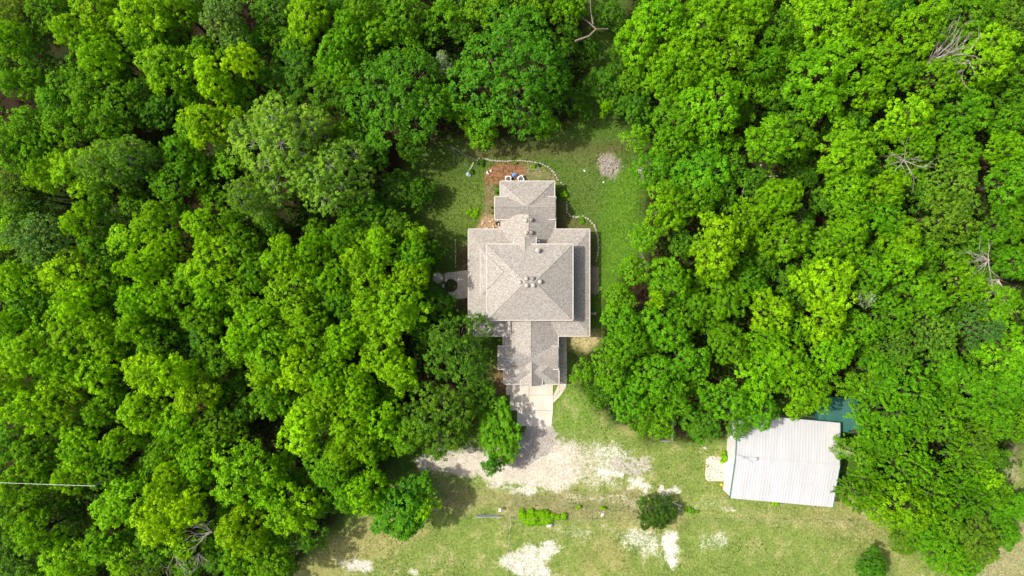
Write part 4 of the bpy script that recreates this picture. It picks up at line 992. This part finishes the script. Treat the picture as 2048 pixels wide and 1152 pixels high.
snag("dead_tree", 1985, 520, 9.6, 3.2, 2.6, 3.3, 9, "bare branches bursting leftwards near the right edge", seed=7, cat="dead tree", rad=.08)
snag("dead_tree", 2005, 560, 9.6, -2.0, 2.0, 3.0, 8, "bare branches fanning downwards near the right edge", seed=8, cat="dead tree", rad=.08)
snag("dead_tree", 1298, 528, 7.8, 3.4, 2.5, 1.4, 7, "small greyish dead twigs left of the bright lime crown", seed=9, cat="dead tree", rad=.05)
snag("dead_tree", 1620, 432, 5, 2.6, 1.8, 1.8, 8, "dim dead twigs at the edge of a dark hole right of centre", seed=10, cat="dead tree", rad=.05)
snag("fallen_branch", 900, 290, 1.4, -.6, .9, 3.2, 4, "thin bare branch fallen on the north lawn's left side", seed=11, rad=.05, trunk=False, droop=.12, rise=0)
snag("dead_limb", 1155, 178, 4, -1.2, 1.5, 2.0, 3, "short bare twigs poking out right of the biggest tree", seed=13, rad=.06)
fk = thing("dead_tree", "pale forked bare trunk with curved limb in the gap below star-shaped tree", "dead tree", P(1527, 352))
bm = bmesh.new(); c0 = fk.location
for pts, rr in (([(1527,352,0),(1526,345,4),(1522,330,8)], .32), ([(1525,353,4.5),(1505,355,5.5),(1490,368,5.5),(1484,390,5)], .14), ([(1525,353,4.5),(1540,353,5.5),(1556,352,6)], .16), ([(1527,353,4),(1524,362,4.5),(1522,372,4)], .16), ([(1528,355,4),(1536,362,4.5),(1542,368,4.5)], .12), ([(1484,390,5),(1486,400,4.5),(1482,410,4)], .07)):
    W = [P(*p)-c0 for p in pts]; tube(bm, W, [rr*(1-.6*k/(len(W)-1)) for k in range(len(W))], 7)
obj("trunk", bm, noisy("pinkish_grey_bark", (.34,.29,.25), (.22,.18,.15), 3, .9, .3), fk)
lb = thing("dead_tree", "long grey crooked bare limb in the dark gap above the lawn", "dead tree", P(1190, 60))
bm = bmesh.new(); c0 = lb.location
for pts, rr in (([(1150,82,7),(1178,72,6.5),(1192,58,6),(1215,58,5)], .17), ([(1192,58,6),(1178,45,6.5),(1162,34,7)], .14), ([(1186,48,6.3),(1182,25,7),(1180,-5,7.5)], .11)):
    W = [P(*p)-c0 for p in pts]; tube(bm, W, [rr*(1-.5*k/(len(W)-1)) for k in range(len(W))], 6)
tube(bm, [P(1215,58,0)-c0, P(1215,58,5)-c0], [.25,.12], 7)
obj("trunk", bm, M['wood'], lb)

# labels that single out each tree of the wood: its look, the part of the wood, its neighbours
SHORT = {'k': 'blackish', 'y': 'lime', 'b': 'bright', 'm': 'green', 'd': 'dark', 'l': 'shaded', 'p': 'pale', 'u': 'bluish', 'f': 'feathery', 'o': 'olive', 'g': 'rich', 's': 'silvery', 'q': 'lacy'}
WORD = {'y': 'lime yellow', 'b': 'bright green', 'm': 'mid green', 'd': 'dark green', 'l': 'shaded dark', 'p': 'pale green', 'u': 'bluish green', 'f': 'feathery dark', 'o': 'olive green', 'g': 'rich green', 'k': 'dark olive', 's': 'silvery grey', 'q': 'lacy green'}
def size_word(q): return "small" if q < 35 else ("slim" if q < 40 else ("modest" if q < 44 else ("medium" if q < 48 else ("broad" if q < 53 else ("large" if q < 60 else "huge")))))
colsn = ["far left", "left", "inner left", "near left", "centre", "near right", "inner right", "right", "far right"]; rowsn = ["top", "high", "upper", "middle", "lower", "low", "bottom"]
seen = set()
def neigh(px, py, dx, dy, me_):
    b = None
    for u in tree_list:
        if u[0] is me_: continue
        ex, ey = u[1]-px, u[2]-py; d = math.hypot(ex, ey)
        if d < 1 or (ex*dx+ey*dy)/d < .72 or not (0 < u[1] < 2048 and 0 < u[2] < 1152): continue
        if b is None or d < b[0]: b = (d, u)
    if b is None or b[0] > 170: return None
    return f"{size_word(b[1][3])} {SHORT[b[1][4]]}"
for t, px, py, q, kind, lab, cat, grp in tree_list:
    if not lab:
        reg = f"{rowsn[min(6,max(0,int(py/165)))]} {colsn[min(8,max(0,int(px/228)))]}"
        o = [(w, neigh(px, py, dx, dy, t)) for w, dx, dy in (("left", -1, 0), ("below", 0, 1), ("right", 1, 0), ("above", 0, -1))]
        o = [(w, v) for w, v in o if v]; opts = []
        own = f"{size_word(q)} {WORD[kind]} tree"
        for i1 in range(len(o)):
            for i2 in range(i1+1, len(o)):
                opts.append(f"{own}, {reg} woods, {o[i1][1]} crown {o[i1][0]}, {o[i2][1]} one {o[i2][0]}")
        opts.append(f"{own}, {reg} of the woods")
        lab = next((c for c in opts if c not in seen), None)
        if lab is None:
            print("LABEL CLASH", own, reg); lab = opts[0] + " again"
        grp = f"trees of the {'left' if px < 950 else 'right'} woods"
    seen.add(lab); tag(t, lab, cat, grp)
print("TREES", len(tree_list))

# ------------------------------------------------------------------ ground cover
def scatter(name, n, area, acc, hmin, hmax, size, cols, label, cat, seed, m=None, flat=.5):
    r = np.random.default_rng(seed); x = r.uniform(area[0], area[2], n); y = r.uniform(area[1], area[3], n)
    px, py, (col, wh_a, gr_a, ga, cl, pz, _gv) = zone_at(x, y); k = acc(px, py, wh_a, gr_a, ga, cl, pz, r); x = x[k]; y = y[k]; N = len(x)
    z = r.uniform(hmin, hmax, N); nr = norm(np.stack([r.normal(0, flat, N), r.normal(0, flat, N), np.ones(N)], 1))
    s = size*r.uniform(.6, 1.5, N); V, Q = leaves(np.stack([x, y, z], 1), nr, s, s*.5, r)
    me = fast_mesh(name, V, Q, m, np.repeat(np.clip(r.normal(.5,.25,N),0,1), 4))
    cc = col[k]*r.uniform(.75,1.45,(N,1)); cc = np.concatenate([cc, np.ones((N,1))], 1).repeat(4, 0)
    a = me.attributes.new("base", 'FLOAT_COLOR', 'POINT'); a.data.foreach_set("color", cc.astype(np.float32).ravel())
    o = link(name, me); o.color = (*cols, 1); tag(o, label, cat, kind="stuff"); return o
mgs = mat("grass_blades", (.1,.15,.03), .8, .2); gg = G(mgs); gg.color(gg.attr("base"))
bx = (-82, -47, 82, 47)
scatter("grass", 330000, bx, lambda px,py,w,gr,ga,cl,pz,r: (ga*r.uniform(.3,1.6,len(px)) > .72) & (r.random(len(px)) < .75) & ((poly_sd(px,py,[(1008,762),(1110,762),(1106,850),(1035,852)]) < 0)) & (poly_sd(px,py,[(864,540),(943,540),(943,600),(890,600),(864,580)]) < 0), .0, .16, .24, (.1,.15,.03), "short rough grass tufts covering the lawn and the pasture", "grass", 41, mgs, .9)
scatter("undergrowth", 300000, (-88,-52,88,52), lambda px,py,w,gr,ga,cl,pz,r: (cl < .25) & (fbm(px/S, py/S, 5, 61) + r.normal(0,.06,len(px)) > .50) & (np.abs(px-1560)+np.abs(py-920)*1.2 > 150), .15, 1.6, .50, (.05,.11,.010), "low leafy undergrowth on the brown floor of the woods", "undergrowth", 42, M['leaf'], .6)
r0 = scatter("weeds", 60000, bx, lambda px,py,w,gr,ga,cl,pz,r: (cl > .3) & (ga > .3) & (fbm(px/S, py/S, 3.5, 91) > .60) & (poly_sd(px,py,[(940,450),(1185,450),(1185,680),(940,680)]) < 0)&(poly_sd(px,py,[(1008,762),(1110,762),(1106,850),(1035,852)]) < 0), .05, .35, .22, (.085,.15,.014), "broad-leaved weeds scattered through the lawn and pasture grass", "weeds", 43, M['leaf'], .7)

mpb = mat("pebble_surface", (.5,.45,.38), .9, .2); gp = G(mpb); gp.color(gp.attr("base"))
def pebbles(n, seed):
    r = np.random.default_rng(seed); x = r.uniform(-42, 38, n); y = r.uniform(-46, -22, n)
    px, py, (col, w, gr, ga, cl, pz, gv) = zone_at(x, y); k = (np.maximum(w, gr*.8) + r.normal(0,.12,n)) > .62
    k &= poly_sd(px, py, [(1008,762),(1110,762),(1106,852),(1035,854)]) < 0
    x, y, w, gv, gr = x[k], y[k], w[k], gv[k], gr[k]; N = len(x); s_ = r.uniform(.03, .10, N); a = r.uniform(0, 6.28, N)
    base = np.array([(1,0,0),(-.3,.8,0),(-.7,-.6,0),(.1,.05,.8)]); V = np.zeros((N,4,3))
    for i in range(4):
        V[:,i,0] = x+(base[i,0]*np.cos(a)-base[i,1]*np.sin(a))*s_; V[:,i,1] = y+(base[i,0]*np.sin(a)+base[i,1]*np.cos(a))*s_; V[:,i,2] = base[i,2]*s_
    V[:,:3,2] -= .05; V[:,:,2] += (fbm(x, y, 14, 77)[:,None]-.5)*.5+.05
    T = np.array([(0,1,3),(1,2,3),(2,0,3)]); Q = (np.arange(N)[:,None,None]*4+T[None]).reshape(-1,3)
    me = fast_mesh("pebbles", V.reshape(-1,3), Q, mpb)
    c = np.where((gr > .5)[:,None], np.array([[.40,.365,.315]]), np.where((gv > .5)[:,None], np.array([[.62,.565,.475]]), np.array([[.76,.74,.68]])))*r.uniform(.55,1.3,(N,1)); c = np.concatenate([c, np.ones((N,1))], 1).repeat(4, 0)
    at = me.attributes.new("base", 'FLOAT_COLOR', 'POINT'); at.data.foreach_set("color", c.astype(np.float32).ravel())
    tag(link("pebbles", me), "loose pale gravel stones on the drive and bare caliche patches", "gravel", kind="stuff")
pebbles(120000, 71)
